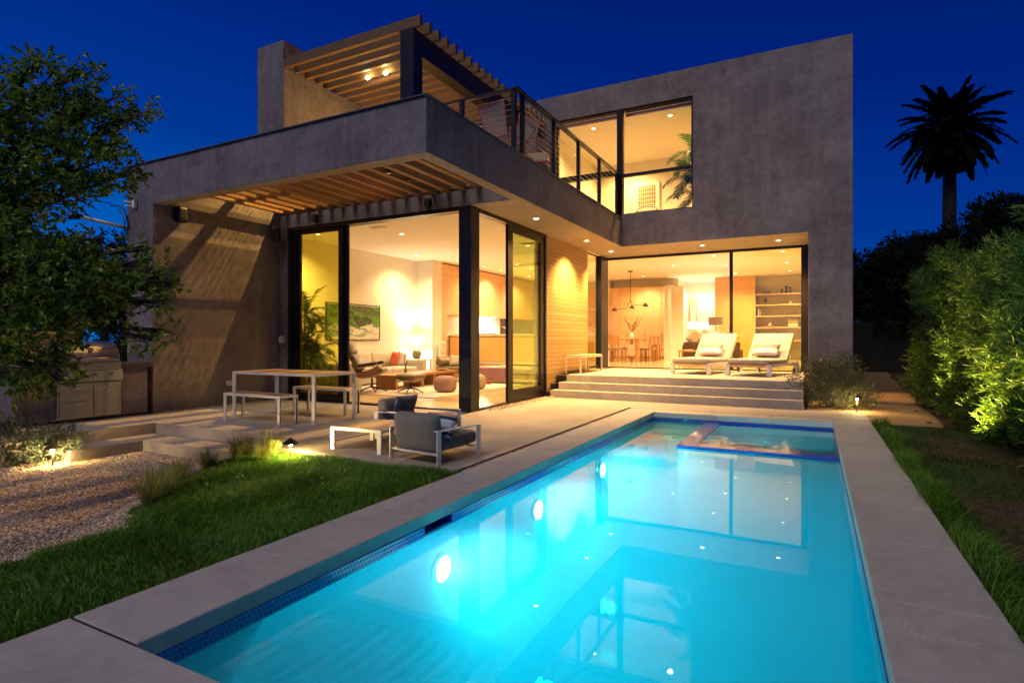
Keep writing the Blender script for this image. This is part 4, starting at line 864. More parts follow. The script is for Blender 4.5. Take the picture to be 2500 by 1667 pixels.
# lounge chair with moulded wood shells and its footstool
def shell(sx, sy, dep, Mx, n=12, th=.018, curl=1.0):
    vs = []; fs = []
    for k in (0, 1):
        for i in range(n+1):
            for j in range(n+1):
                u, v_ = -1+2*i/n, -1+2*j/n
                q = math.sqrt(1-.5*v_*v_*.55); x = u*sx/2*q*1.0; y = v_*sy/2*math.sqrt(1-.5*u*u*.55)
                z = dep*(abs(u)**2.4)*curl+dep*.45*(abs(v_)**3)
                vs.append((x, y, z-(th if k else 0)))
    N = (n+1)**2
    for i in range(n):
        for j in range(n):
            a = i*(n+1)+j; fs.append((a, a+n+1, a+n+2, a+1)); fs.append((N+a, N+a+1, N+a+n+2, N+a+n+1))
    for i in range(n):
        for (a, b_) in ((i*(n+1),(i+1)*(n+1)),(i*(n+1)+n,(i+1)*(n+1)+n),(i,i+1),(n*(n+1)+i,n*(n+1)+i+1)): fs.append((a, b_, b_+N, a+N))
    b = MB(); b.add(vs, fs, Mx); return b
def star_base(t, h=.30, rr=.32, legs=4):
    b = MB(); b.cyl(0,0,.09,h,.022,12); b.build('pedestal', M['black'], t, smooth=True)
    for i in range(legs):
        a = i*2*math.pi/legs+.5; b = MB(); b.tube([(0,0,.13),(.6*rr*math.cos(a),.6*rr*math.sin(a),.075),(rr*math.cos(a),rr*math.sin(a),.02)], .016, 8, .011); b.cyl(rr*math.cos(a),rr*math.sin(a),0,.02,.016,10); b.build('foot', M['black'], t, smooth=True)
lc = thing('lounge_chair', 'reclining black leather lounge chair with moulded wood shells', 'armchair', (-9.3,10.55,.015), R(-62))
star_base(lc, .33, .34, 5)
shell(.84,.66,.16, T(0,.0,.36,R(14))).build('seat_shell', WAL, lc, smooth=True); shell(.80,.42,.12, T(0,-.40,.56,R(-62))).build('back_shell', WAL, lc, smooth=True); shell(.66,.36,.10, T(0,-.56,.90,R(-70))).build('head_shell', WAL, lc, smooth=True)
soft('seat_cushion', LEAG, lc, .62,.62,.13, T(0,.02,.47,R(12)), .06, .03); soft('back_cushion', LEAG, lc, .60,.12,.40, T(0,-.35,.70,R(20)), .055, .03); soft('head_cushion', LEAG, lc, .60,.12,.32, T(0,-.49,1.03,R(14)), .055, .03)
for s_ in (-1,1): soft('armrest', LEA, lc, .10,.46,.07, T(s_*.36,-.02,.66,R(8)), .03, .01)
ft = thing('footstool', 'leather footstool with moulded wood shell in front of the lounge chair', 'footstool', (-8.32,10.75,.015), R(-10)); star_base(ft, .24, .30, 4)
shell(.66,.54,.10, T(0,0,.27)).build('shell', WAL, ft, smooth=True); soft('cushion', LEAG, ft, .58,.48,.13, T(0,0,.37), .06, .03)
# low wooden table with slab legs
t = thing('low_table', 'long low walnut table with slab legs on the rug', 'table', (-9.5,12.6,.015), R(3)); bxs('tabletop', OAKF, t, (-.38,.38,-1.5,1.5,.30,.36))
for yy in (-1.35,-.2,.35,1.4): bxs('leg', OAKF, t, (-.3,.3,yy-.05,yy+.05,0,.30))
o = MB().lathe([(.03,0),(.18,.03),(.21,.05),(.19,.05),(.03,.015)], 24).build('bowl', OAKF, None, smooth=True); o.location = (-9.4,13.6,.376); tag(o, 'shallow wooden bowl on the low walnut table', 'bowl')
t = thing('vase', 'slim vase holding two dark stems on the low table', 'vase', (-9.6,12.2,.376)); b = MB(); b.lathe([(.03,0),(.045,.05),(.02,.12),(.022,.14)], 16); b.build('body', OLV, t, smooth=True); b = MB(); b.tube([(0,0,.1),(.03,-.06,.3),(.05,-.12,.5)], .012, 6, .006); b.tube([(0,0,.1),(.0,.06,.3),(.02,.13,.48)], .012, 6, .006); b.build('stems', M['bark'], t)
# poufs
def pouf(label, loc, mat): o = MB().pad(.46,.46,.36,None,.12,.02).build('pouf', mat, None, smooth=True); o.location = loc; tag(o, label, 'pouf', 'round poufs on the rug')
pouf('dusty pink upholstered pouf at the front of the rug', (-7.75,11.35,.20), fabric('pink_boucle', (.30,.17,.16), (.42,.26,.24), 120)); pouf('beige upholstered pouf half hidden by the steel column', (-7.5,12.3,.20), fabric('beige_boucle', (.40,.33,.25), (.52,.44,.34), 120))
# daybed with bolster, pillow and striped throw
t = thing('daybed', 'leather daybed with bolster on a wooden frame', 'daybed', (-8.2,14.7,0)); bxs('frame', OAKF, t, (-1.95,1.3,-.42,.42,.26,.32))
for x in (-1.8,1.15):
    for y in (-.36,.36): b = MB(); b.cyl(x,y,0,.26,.022,10); b.build('leg', M['chrome'], t, smooth=True)
soft('mattress', LEAG, t, 3.2,.82,.12, T(-.32,0,.385), .04, .015); b = MB(); b.lathe([(.06,-.42),(.12,-.41),(.125,0),(.12,.41),(.06,.42)], 20, T(-1.78,0,.57,R(90))); b.build('bolster', LEAG, t, smooth=True)
tag(pillow('pillow', M['beige'], None, .6,.36,.16, T(-9.45,14.55,.62,R(-24),0,R(10))), 'pale beige pillow leaning on the daybed bolster', 'pillow')
TH = stripe_mat('striped_throw_fabric', [(0,(.30,.06,.09)),(.35,(.50,.42,.40)),(.55,(.04,.025,.05)),(.8,(.42,.20,.20)),(1,(.30,.06,.09))], .055, 'Z')
TH2 = stripe_mat('striped_throw_top', [(0,(.30,.06,.09)),(.35,(.50,.42,.40)),(.55,(.10,.05,.08)),(.8,(.42,.20,.20)),(1,(.30,.06,.09))], .055, 'Y')
b = MB(); n = 16
for i in range(n):
    x0_, x1_ = -8.65+i*1.0/n, -8.65+(i+1)*1.0/n; y0_, y1_ = 14.26+.008*math.sin(i*1.1), 14.26+.008*math.sin((i+1)*1.1)
    b.quad((x0_,y0_,.07+.012*math.sin(i*.9)),(x1_,y1_,.07+.012*math.sin(i*.9+.9)),(x1_,y1_,.44),(x0_,y0_,.44)); b.quad((x0_,y0_,.44),(x1_,y1_,.44),(x1_,y1_+.04,.462),(x0_,y0_+.04,.462)); b.quad((x0_,y0_+.04,.462),(x1_,y1_+.04,.462),(x1_,15.1,.464),(x0_,15.1,.464))
tag(b.build('throw', TH), 'dark red and white striped throw hanging over the daybed', 'throw')
o = MB().box(-.11,.11,-.14,.14,0,.04).build('book', M['white'], None, bevel=.004); o.location = (-7.95,14.6,.47); tag(o, 'white book lying on the striped throw', 'book')
o = MB().pad(.24,.18,.08,None,.03).build('slippers', simple('dark_red', (.25,.03,.03), .8), None, smooth=True); o.location = (-8.15,13.95,.05); tag(o, 'small dark red bundle on the floor by the throw', 'slippers')
# kitchen: breakfast counter on the raised floor, cupboards, ovens
t = thing('kitchen_counter', 'golden wood kitchen counter with pale stone top behind the daybed', 'counter', (-9,16.9,0))
bxs('front_panel', M['cabinet2'], t, (-2.1,3.1,-.35,.35,.53,1.38)); bxs('countertop', simple('pale_stone', (.70,.64,.52), .3), t, (-2.1,3.15,-.40,.40,1.38,1.44)); bxs('plinth', M['plasterin'], t, (-2.1,3.1,-.33,.3,DZ,.53))
t = thing('tall_cabinet', 'tall oak kitchen cupboards with niche along the left wall', 'cabinet', (-11.4,18,DZ))
bxs('cupboard', M['cabinet'], t, (-.35,.30,-1.95,6.0,1.68,3.36)); bxs('side_panel', M['cabinet'], t, (-.35,.30,-1.95,-1.60,0,1.68)); bxs('niche_back', M['cabinet'], t, (-.35,-.30,-1.60,.25,.97,1.68))
bxs('backsplash', M['white'], t, (-.35,-.3,.25,3.2,.97,1.68)); bxs('base_cabinet', M['cabinet'], t, (-.35,.26,-1.6,6.0,0,.93)); bxs('worktop', M['white'], t, (-.35,.29,-1.6,6.0,.93,.97))
for yy in (-.8,.2,1.2,2.2,3.3,4.5): bxs('joint', simple('shadow_gap', (.12,.07,.03), .8), t, (.300,.302,yy-.004,yy+.004,1.68,3.36), bevel=0)
bxs('joint', bpy.data.materials['shadow_gap'], t, (.300,.3015,-1.95,6,3.0,3.008), bevel=0)
l = bpy.data.lights.new('lamp', 'AREA'); l.shape = 'RECTANGLE'; l.size = .1; l.size_y = 1.6; l.energy = 150; l.color = (1,.86,.64); lo = bpy.data.objects.new('undercabinet_lamp', l); link(lo, t); lo.location = (.0,1.4,1.66)
bxs('light_strip', emit('strip_glow', (1,.88,.68), 10), t, (-.06,.0,.5,2.3,1.662,1.676), bevel=0)
bxs('oven', M['black'], t, (.262,.275,3.4,4.2,.35,.9))
o = MB().lathe([(.09,0),(.05,.08),(.05,.14),(.2,.24),(.19,.25),(.03,.15)], 24).build('pedestal_bowl', simple('stoneware', (.45,.40,.33), .5), None, smooth=True); o.location = (-8.95,16.75,1.44); tag(o, 'footed stoneware bowl on the kitchen counter', 'bowl')
o = MB().box(-.28,.28,-.15,.15,0,.035).build('tray', OAKF, None, bevel=.01); o.location = (-9.75,16.75,1.44); tag(o, 'low wooden tray on the kitchen counter', 'tray')
t = thing('sketch', 'small white framed sketch leaning beside the kitchen cupboard', 'picture', (-10.98,15.9,.7), R(90)); bxs('frame', M['white'], t, (-.2,.2,-.02,.0,0,.5)); bxs('print', simple('sketch', (.55,.5,.42), .8, 0, .6, 12), t, (-.15,.15,-.024,-.02,.06,.44), bevel=0)
t = thing('media_bench', 'low wooden bench cabinet under the framed sketch', 'cabinet', (-10.6,15.95,0)); bxs('top', OAKF, t, (-.5,.9,-.22,.22,.64,.70)); bxs('body', OAKF, t, (-.5,.9,-.2,.2,.45,.62))
# dining room: full-height oak cupboards
t = thing('wall_cabinet', 'wall of full height oak cupboards behind the dining table', 'cabinet', (-6.6,24.6,DZ))
xs_ = [-8.9,-8.3,-7.9,-7.5,-7.14,-6.77,-6.4,-6.03,-5.66,-5.31]
for i in range(len(xs_)-1):
    for z0_, z1_ in ((.10,.93),(.935,2.35),(2.355,3.04)): bxs('door', M['cabinet'], t, (xs_[i]+6.6+.003,xs_[i+1]+6.6-.003,-.3,-.27,z0_,z1_), bevel=.002)
bxs('carcass', M['cabinet'], t, (-2.3,1.288,-.268,.3,.0,3.04)); bxs('toe_kick', OAKF, t, (-2.3,1.288,-.275,-.269,0,.095))
for i in (2,4,6,8):
    for z in (2.34,.96,.72,.36): bxs('handle', M['black'], t, (xs_[i]+6.6-.05 if z > 1 else xs_[i]+6.6-.02,xs_[i]+6.6+.05 if z > 1 else xs_[i]+6.6+.02,-.325,-.3,z,z+.02 if z > 1 else z+.06), bevel=0)
o = MB().box(-.02,.02,-.4,.4,0,3.0).build('sliding_door_panel', M['plasterin'], None, bevel=.004); o.location = (-5.08,23.9,DZ); o.rotation_euler = (0,0,R(-62)); tag(o, 'white interior door standing open beside the oak cupboards', 'door')
# dining table and chairs
t = thing('dining_table', 'oak dining table with slab legs in the dining room', 'table', (-6.0,21.3,DZ)); bxs('tabletop', OAKF, t, (-.52,.52,-1.35,1.35,.78,.83))
for sx_ in (-1,1):
    for sy_ in (-1,1): bxs('leg', OAKF, t, (sx_*.46-.06,sx_*.46+.06,sy_*1.28-.05,sy_*1.28+.05,0,.78))
def dchair(label, loc, rz):
    """faces +Y"""
    r = thing('dining_chair', label, 'chair', loc, rz, 'oak dining chairs')
    for s_ in (-1,1):
        bxs('leg', OAKF, r, (s_*.20-.025,s_*.20+.025,.18,.22,0,.45)); b = MB(); b.tube([(s_*.2,-.24,0),(s_*.2,-.2,.45),(s_*.2,-.27,.92)], .026, 6); b.build('leg', OAKF, r)
    bxs('seat', OAKF, r, (-.23,.23,-.22,.23,.43,.47)); bxs('backrest', OAKF, r, (-.22,.22,-.275,-.245,.62,.94)); soft('seat_pad', M['beige'], r, .42,.4,.04, T(0,0,.49), .018, .005); return r
c0 = dchair('oak dining chair at the near head of the table, its back to the glass', (-6.25,19.75,DZ), 0)
for (x, y, a, nm) in ((-5.45,20.75,90,'on the right side of the table, nearest the glass'),(-5.45,21.35,90,'in the middle of the right side of the table'),(-5.45,21.95,90,'on the right side of the table, nearest the cupboards'),(-6.72,20.75,-90,'on the left side of the table, nearest the glass'),(-6.72,21.75,-90,'on the left side of the table, nearest the cupboards')):
    dup(c0, (x,y,DZ), R(a), 'oak dining chair '+nm)
o = soft('grey_cloth', M['beige'], None, .26,.05,.42, T(-5.72,20.0,.46+.42,0,0,0), .02, .01); tag(o, 'pale cloth hanging at the corner of the dining table', 'cloth')
t = thing('vase', 'white bottle vase with eucalyptus branches on the dining table', 'vase', (-6.0,21.0,1.29)); b = MB(); b.lathe([(.055,0),(.07,.03),(.07,.16),(.03,.22),(.03,.26)], 18); b.build('body', WHT, t, smooth=True)
EU = leafmat('eucalyptus_leaf', (.04,.07,.04), (.08,.12,.07)); rr_ = random.Random(5); b = MB(); lf = MB()
for i in range(11):
    a = rr_.uniform(0,6.28); q = rr_.uniform(.12,.42); h_ = rr_.uniform(.35,.75); pts = [(0,0,.2),(q*.3*math.cos(a),q*.3*math.sin(a),.2+h_*.4),(q*math.cos(a),q*math.sin(a),.2+h_)]; b.tube(pts, .006, 5, .003)
    for j in range(14):
        u = .3+.7*j/14; p = Vector(pts[1]).lerp(Vector(pts[2]), max(0,(u-.4)/.6)); w_ = .035; m_ = T(*p, rr_.uniform(-1,1), rr_.uniform(-1,1), rr_.uniform(0,6.28)); lf.add([(0,0,0),(w_,w_*.5,0),(w_*2,0,0),(w_,-w_*.5,0)], [(0,1,2,3)], m_)
b.build('branches', M['bark'], t); lf.build('leaves', EU, t)
# pendant lamp over the dining table
t = thing('pendant_lamp', 'black three armed pendant lamp over the dining table', 'pendant lamp', (-6.2,21.5,0)); b = MB(); b.cyl(0,0,3.83,3.87,.09,20); b.build('canopy', M['black'], t)
b = MB(); b.tube([(0,0,3.84),(0,0,2.76)], .012, 8); b.build('rod', M['black'], t)
for pts, nm in (([(0,0,2.76),(-.12,0,2.5),(-.17,0,2.44),(-.62,0,2.44)],0),([(0,0,2.76),(.08,0,2.62),(.13,0,2.58),(.60,0,2.58)],1),([(0,0,2.76),(.05,-.02,2.56),(.08,-.04,2.52)],2)):
    b = MB(); b.tube(pts, .011, 8); ar = b.build('arm', M['black'], t, smooth=True); e_ = pts[-1]; b = MB(); b.lathe([(.02,.06),(.035,.03),(.06,0),(.13,-.08),(.125,-.08),(.05,-.0),(.01,.02)], 20, T(e_[0],e_[1],e_[2],0,R(8)), cap=False); b.build('shade', M['black'], ar, smooth=True)
    b = MB(); b.lathe([(.0,0),(.02,-.02),(.03,-.05),(.0,-.075)], 10, T(e_[0],e_[1],e_[2]), cap=False); b.build('bulb', emit('pendant_bulb', (1,.85,.6), 3), ar)
# beyond the dining table: sofa, orange side table, lamps, mirror
t = thing('brown_sofa', 'dark brown sofa with pillows beyond the dining room', 'sofa', (-3.2,21.6,DZ)); BR = fabric('dark_brown_fabric', (.05,.028,.018), (.09,.05,.035), 200)
soft('seat', BR, t, 1.9,.95,.42, T(0,0,.24), .05, .02); soft('backrest', BR, t, 1.9,.22,.72, T(0,-.45,.36), .05, .01); soft('armrest', BR, t, .2,.95,.60, T(-.9,0,.31), .05, .01)
KH = fabric('khaki_fabric', (.26,.19,.11), (.38,.29,.18), 200)
for x, y, rz, nm in ((-3.75,21.25,20,'left'),(-3.4,21.2,-15,'second from the left'),(-2.95,21.25,25,'third'),(-2.65,21.4,-20,'right')): tag(pillow('pillow', KH, None, .52,.52,.16, T(x,y,DZ+.85,R(-8),R(40),R(rz))), 'khaki diamond pillow on the brown sofa, '+nm, 'pillow', 'khaki pillows on the brown sofa')
t = thing('side_table', 'small orange wooden side table between brown sofa and lounger', 'table', (-3.25,17.6,DZ)); OR = simple('orange_wood', (.55,.20,.04), .4); bxs('tabletop', OR, t, (-.34,.34,-.25,.25,.44,.475))
for a in (-.28,.28):
    for c_ in (-.2,.2): bxs('leg', OR, t, (a-.02,a+.02,c_-.02,c_+.02,0,.44))
o = MB().box(-.12,.12,-.09,.09,0,.03).build('book', M['white'], None, bevel=.003); o.location = (-3.3,17.55,DZ+.475); tag(o, 'pale book on the orange side table', 'book')
table_lamp('table lamp with brown drum shade in front of the golden wood wall', (-2.98,20.6,DZ+.72), WHT, simple('brown_lampshade', (.16,.11,.05), .8), .84, .07, (.235,.235), 20, [(.05,0),(.06,.02),(.03,.1),(.08,.2),(.02,.3)])
t = thing('console_table', 'low console holding the brown drum lamp', 'table', (-2.98,20.6,DZ)); bxs('top', OAKF, t, (-.4,.4,-.18,.18,.68,.72)); bxs('leg', OAKF, t, (-.38,-.34,-.16,.16,0,.68),(.34,.38,-.16,.16,0,.68))
table_lamp('white drum lamp in the corridor, left one of the glowing pair', (-4.65,25.6,DZ+.7), WHT, LS, .85, .06, (.19,.19), 26, [(.06,0),(.05,.05),(.07,.2),(.02,.4)]); table_lamp('white drum lamp in the corridor, right one of the glowing pair', (-4.25,26.1,DZ+.7), WHT, LS, .85, .06, (.19,.19), 26, [(.06,0),(.05,.05),(.07,.2),(.02,.4)])
t = thing('corridor_console', 'wooden console under the pair of corridor lamps', 'table', (-4.45,25.9,DZ)); bxs('top', OAKF, t, (-.5,.5,-.45,.45,.66,.70)); bxs('leg', OAKF, t, (-.48,-.44,-.4,.4,0,.66),(.44,.48,-.4,.4,0,.66))
t = thing('wall_mirror', 'tall gold framed mirror on the corridor wall', 'mirror', (-4.9,27.15,DZ+1.35)); bxs('frame', simple('brass', (.45,.32,.10), .4, .6), t, (-.16,.16,-.02,.03,0,1.25)); bxs('glass', M['chrome'], t, (-.13,.13,-.024,-.02,.03,1.22), bevel=0)
# golden wood wall and bookshelves behind the right-hand glass
t = thing('wood_wall_unit', 'tall golden wood panel unit beside the bookshelves', 'cabinet', (-2.9,25.7,DZ)); bxs('panel', M['cabinet2'], t, (-.8,.73,-.3,.29,0,ZC-DZ-.004)); bxs('edge', M['shelfwood'], t, (.731,.78,-.3,.29,0,ZC-DZ-.004))
t = thing('bookshelf', 'built in wooden wall shelves holding books and ornaments', 'shelf', (-.75,25.6,DZ)); 
for z in (2.66,2.22,1.77,1.31,.78): bxs('shelf', M['shelfwood'], t, (-1.36,1.04,-.2,.39,z-.05,z))
SHELF = [('books','box',(-1.72,3.16),(.30,.2,.05),(.02,.16,.22),'teal book on the top shelf'),('books','box',(-1.72,3.12),(.34,.22,.045),(.45,.12,.10),'coral book under the teal one on the top shelf'),
 ('figurine','lathe',(-1.15,3.12),(.05,.18),(.05,.05,.05),'shortest dark candle holder on the top shelf'),('figurine','lathe',(-1.0,3.12),(.055,.30),(.04,.08,.10),'tallest dark candle holder on the top shelf'),('figurine','lathe',(-.84,3.12),(.045,.26),(.10,.09,.08),'striped candle holder on the top shelf'),
 ('bust','bust',(-1.75,2.68),(.07,.25),(.06,.07,.06),'small dark head sculpture on the second shelf'),('box','box',(-.8,2.68),(.36,.2,.05),(.15,.13,.10),'flat dark box on the second shelf'),('jar','lathe',(-.85,2.73),(.09,.08),(.6,.57,.5),'white lidded jar on the flat box'),
 ('books','box',(-2.02,2.23),(.03,.18,.30),(.55,.52,.45),'tall white book standing on the third shelf'),('books','box',(-1.95,2.23),(.03,.18,.24),(.5,.4,.3),'shorter book beside the tall white one'),('clock','ball',(-1.83,2.31),(.08,),(.12,.12,.12),'round dark globe on the third shelf'),
 ('books','box',(-1.62,1.77),(.38,.2,.06),(.28,.07,.06),'red book stack on the fourth shelf'),('jar','lathe',(-1.6,1.83),(.09,.12),(.6,.55,.42),'cream bowl on the red books'),
 ('picture','frame',(-.75,1.77),(.36,.30),(.62,.58,.48),'white framed print on the fourth shelf'),('picture','frame',(-1.45,1.24),(.36,.30),(.40,.40,.28),'framed face drawing on the lowest shelf'),('driftwood','twig',(-1.1,2.23),(.8,),(.12,.10,.09),'branching driftwood piece on the third shelf')]
for nm, kd, (x, z), dm, col, lab in SHELF:
    mt = simple('decor_'+nm, col, .6); b = MB()
    if kd == 'box': b.box(-dm[0]/2,dm[0]/2,-dm[1]/2,dm[1]/2,0,dm[2])
    elif kd == 'lathe': b.lathe([(dm[0],0),(dm[0]*.9,dm[1]*.2),(dm[0]*.35,dm[1]*.45),(dm[0]*.5,dm[1]*.7),(dm[0]*.8,dm[1]*.95),(dm[0]*.7,dm[1])], 16)
    elif kd == 'ball': b.lathe([(.01,-dm[0]),(dm[0]*.7,-dm[0]*.7),(dm[0],0),(dm[0]*.7,dm[0]*.7),(.01,dm[0])], 16)
    elif kd == 'bust': b.lathe([(.06,0),(.06,.02),(.025,.04),(.025,.1),(.06,.13),(.075,.18),(.065,.23),(.02,.26)], 16)
    elif kd == 'frame': b.box(-dm[0]/2,dm[0]/2,-.01,.01,0,dm[1]); b.box(-dm[0]/2+.1,dm[0]/2-.1,-.013,-.01,.08,dm[1]-.08)
    else:
        b.tube([(-.4,0,.02),(-.1,0,.06),(.1,0,.04),(.5,0,.16)], .014, 6, .006); b.tube([(-.1,0,.06),(-.05,0,.14)], .01, 5, .004); b.tube([(.1,0,.04),(.25,.02,.01),(.4,0,.02)], .01, 5, .004)
    o = b.build(nm, mt, None, bevel=.003 if kd == 'box' else 0, smooth=kd in ('lathe','ball','bust')); o.location = (x,25.62,z); tag(o, lab, {'books':'book'}.get(nm, nm))
t = thing('fireplace', 'grey green stone fireplace block behind the right hand glass', 'fireplace', (-1.4,25.1,DZ)); bxs('surround', simple('marble', (.22,.22,.17), .3, 0, .5, 2), t, (-.45,.6,-.2,.24,0,.76)); bxs('firebox', M['black'], t, (-.25,.4,-.204,-.2,.1,.5), bevel=0)
# upstairs: framed woven art, chair back
AR = NM('woven_art').set(.8, 0, .2); cx = AR.n('ShaderNodeTexBrick'); cx.inputs['Scale'].default_value = 1; cx.inputs['Brick Width'].default_value = .07; cx.inputs['Row Height'].default_value = .13; cx.inputs['Mortar Size'].default_value = .016; cx.offset = 0
cx.inputs['Color1'].default_value = (.10,.06,.05,1); cx.inputs['Color2'].default_value = (.32,.14,.06,1); cx.inputs['Mortar'].default_value = (.62,.50,.36,1)
cb2 = AR.n('ShaderNodeSeparateXYZ'); AR.l(AR.tc.outputs['Object'], cb2.inputs[0]); cc = AR.n('ShaderNodeCombineXYZ'); AR.l(cb2.outputs[0], cc.inputs[0]); AR.l(cb2.outputs[2], cc.inputs[1]); AR.l(cc.outputs[0], cx.inputs['Vector']); AR.base(cx.outputs[0])
t = thing('framed_art', 'white framed brown woven textile on the upstairs wall', 'picture', (-4.75,18.37,5.85)); bxs('frame', M['white'], t, (-.40,.40,-.03,.02,-.45,.45)); bxs('textile', AR.m, t, (-.29,.29,-.034,-.03,-.33,.33), bevel=0)
t = thing('wicker_chair', 'pale curved back chair just above the upstairs sill', 'chair', (-4.0,15.4,4.08)); b = MB()
b.tube([(-.35,0,.0),(-.38,0,.45),(-.25,.05,.72),(0,.08,.78),(.25,.05,.72),(.38,0,.45),(.35,0,0)], .02, 8)
for i in range(11): u = -.3+.06*i; b.tube([(u,0,.42),(u*.8,.06,.74-abs(u)*.1)], .006, 5)
b.box(-.33,.33,-.45,.05,.38,.42); b.build('frame', simple('grey_rattan', (.35,.32,.28), .7), t)
# ================================================================== vegetation
YAW = R(27.71)
def at(px, py, d_):
    """point seen at photograph pixel (px, py) at the given depth"""
    r_ = (px-1250)/1404.3*d_; z = 1.24+(830.3-py)/1404.3*d_
    return Vector((r_*math.cos(YAW)-d_*math.sin(YAW), r_*math.sin(YAW)+d_*math.cos(YAW), z))
def frac_px(x, y):
    r_ = x*math.cos(YAW)+y*math.sin(YAW); d_ = -x*math.sin(YAW)+y*math.cos(YAW); return 1250+1404.3*r_/np.maximum(d_, .05), d_
def norm(a): return a/np.maximum(np.linalg.norm(a, axis=-1, keepdims=True), 1e-9)
def leafmesh(P, D, L, W, rng, fold=.25):
    """P (n,3) leaf roots, D (n,3) directions -> folded diamond leaves"""
    n = len(P); D = norm(D); S = norm(np.cross(D, rng.normal(size=(n,3)))); N = np.cross(S, D)
    L = L[:,None] if np.ndim(L) else np.full((n,1), L); W = W[:,None] if np.ndim(W) else np.full((n,1), W)
    V = np.stack([P, P+D*L*.45+S*W*.5+N*W*fold, P+D*L+N*L*rng.uniform(-.12,.12,(n,1)), P+D*L*.45-S*W*.5+N*W*fold], 1).reshape(-1,3)
    b = 4*np.arange(n)[:,None]; F = np.concatenate([b+np.array([[0,1,2]]), b+np.array([[0,2,3]])], 0); return V, F
def sprays(C, A, k, L, W, rng, spread=.8, slen=.1):
    """C twig roots, A twig axes; k leaves along each twig"""
    n = len(C); A = norm(A); t = rng.uniform(0,1,(n,k,1)); P = C[:,None]+A[:,None]*t*slen
    D = A[:,None]*rng.uniform(.4,1.1,(n,k,1))+rng.normal(size=(n,k,3))*spread
    l = L*rng.uniform(.65,1.25,n*k); return leafmesh(P.reshape(-1,3), D.reshape(-1,3), l, W*l/L, rng)
def blobpoints(blobs, n, rng, shell=.55):
    v = np.array([b[3]*b[4]*b[5] for b in blobs])**.7; v /= v.sum(); idx = rng.choice(len(blobs), n, p=v); B = np.array(blobs, float)[idx]
    d_ = norm(rng.normal(size=(n,3))); r_ = rng.uniform(shell**3, 1, (n,1))**(1/3); return B[:,:3]+d_*r_*B[:,3:6], d_
def foliage(name, blobs, ntw, k, L, W, mat, parent, seed, spread=.8, up=.3, slen=.1, shell=.4):
    rng = np.random.default_rng(seed); C, d_ = blobpoints(blobs, ntw, rng, shell); A = d_*.8+rng.normal(size=d_.shape)*.5; A[:,2] += up
    V, F = sprays(C, A, k, L, W, rng, spread, slen); o = bigmesh(name, V, F, mat, parent)
    if name != 'crown' and name != 'foliage': pass
    return o
def limbs(name, root, blobs, mat, parent, seed, r0=.06, twig=6):
    rr = random.Random(seed); b = MB(); root = Vector(root)
    for q in blobs:
        c = Vector(q[:3]); mid = root.lerp(c, .5)+Vector((rr.uniform(-.1,.1),rr.uniform(-.1,.1),rr.uniform(0,.25)))*(c-root).length*.5
        b.tube([root, root.lerp(mid,.5)+Vector((0,0,.03)), mid, mid.lerp(c,.6), c], r0*.55, 6, r0*.15)
        for _ in range(twig):
            e = c+Vector((rr.gauss(0,1)*q[3]*.6, rr.gauss(0,1)*q[4]*.6, rr.gauss(0,1)*q[5]*.6)); b.tube([mid.lerp(c,.7), c.lerp(e,.5)+Vector((0,0,.02)), e], r0*.14, 4, r0*.04)
    return b.build(name, mat, parent)
# ------------------------------------------------------------------ lawn
LAWN = leafmat('lawn_grass', (.04,.115,.010), (.10,.27,.02), (.20,.36,.05), .45, .3, .8)
def blades(n, x0, x1, y0, y1, zf, h, keep, rng, wd=.0032, lean=.55):
    x = rng.uniform(x0, x1, n); y = rng.uniform(y0, y1, n); m = keep(x, y, rng); x, y = x[m], y[m]; n = len(x); z = zf(x, y)
    ph = np.sin(x*3.1+y*1.7)+np.sin(x*1.3-y*2.9+1); a = ph*1.6+rng.normal(0, 1.1, n); ln = np.abs(rng.normal(lean, .25, n)); hh = h*rng.uniform(.55,1.25,n)*(1+.18*np.sin(x*5+y*4))
    dx, dy = np.cos(a), np.sin(a); b = rng.uniform(0, 6.28, n); sx_, sy_ = np.cos(b)*wd, np.sin(b)*wd
    P = np.stack([x, y, z-.01], 1); S = np.stack([sx_, sy_, 0*x], 1); m1 = P+np.stack([dx*hh*ln*.3, dy*hh*ln*.3, hh*.6], 1); t1 = P+np.stack([dx*hh*ln, dy*hh*ln, hh*(1-.18*ln)], 1)
    V = np.stack([P-S, P+S, m1-S*.75, m1+S*.75, t1], 1).reshape(-1,3); q = 5*np.arange(n)[:,None]
    return V, np.concatenate([q+np.array([[0,1,3]]), q+np.array([[0,3,2]]), q+np.array([[2,3,4]])], 0)
rng = np.random.default_rng(11)
def keepL(x, y, r):
    e = lawn_edge(y)+.12*np.sin(y*9)+.06*np.sin(y*23); px, d_ = frac_px(x, y); return (x > e+r.exponential(.05, len(x))-.1) & (px > -220)
V, F = blades(150000, -6.0, -2.965, -.2, 4.63, zg, .075, keepL, rng)
tag(bigmesh('lawn', V, F, LAWN), kind='stuff')
def keepR(x, y, r):
    n_ = np.sin(x*4+y*1.3)+np.sin(x*2.1-y*2.3+2)+np.sin(y*5.1+x); dens = np.where(x < 1.02, 1.0, np.clip(.55+.28*n_-(x-1.0)*.22, .06, 1)); return (r.uniform(0,1,len(x)) < dens) & (y < 10.25)
V, F = blades(95000, .775, 3.3, .9, 10.3, lambda x,y: -.045+0*x, .055, keepR, rng, .0034, .7)
tag(bigmesh('grass', V, F, leafmat('rough_grass', (.022,.06,.010), (.045,.12,.02), (.11,.14,.04), .5, .3, 1.2)), kind='stuff')
V, F = blades(9000, .765, .95, 1.4, 10.3, lambda x,y: -.04+0*x, .13, lambda x,y,r: r.uniform(0,1,len(x)) < .75, rng, .0032, .75)
tag(bigmesh('grass_fringe', V, F, LAWN), kind='stuff')
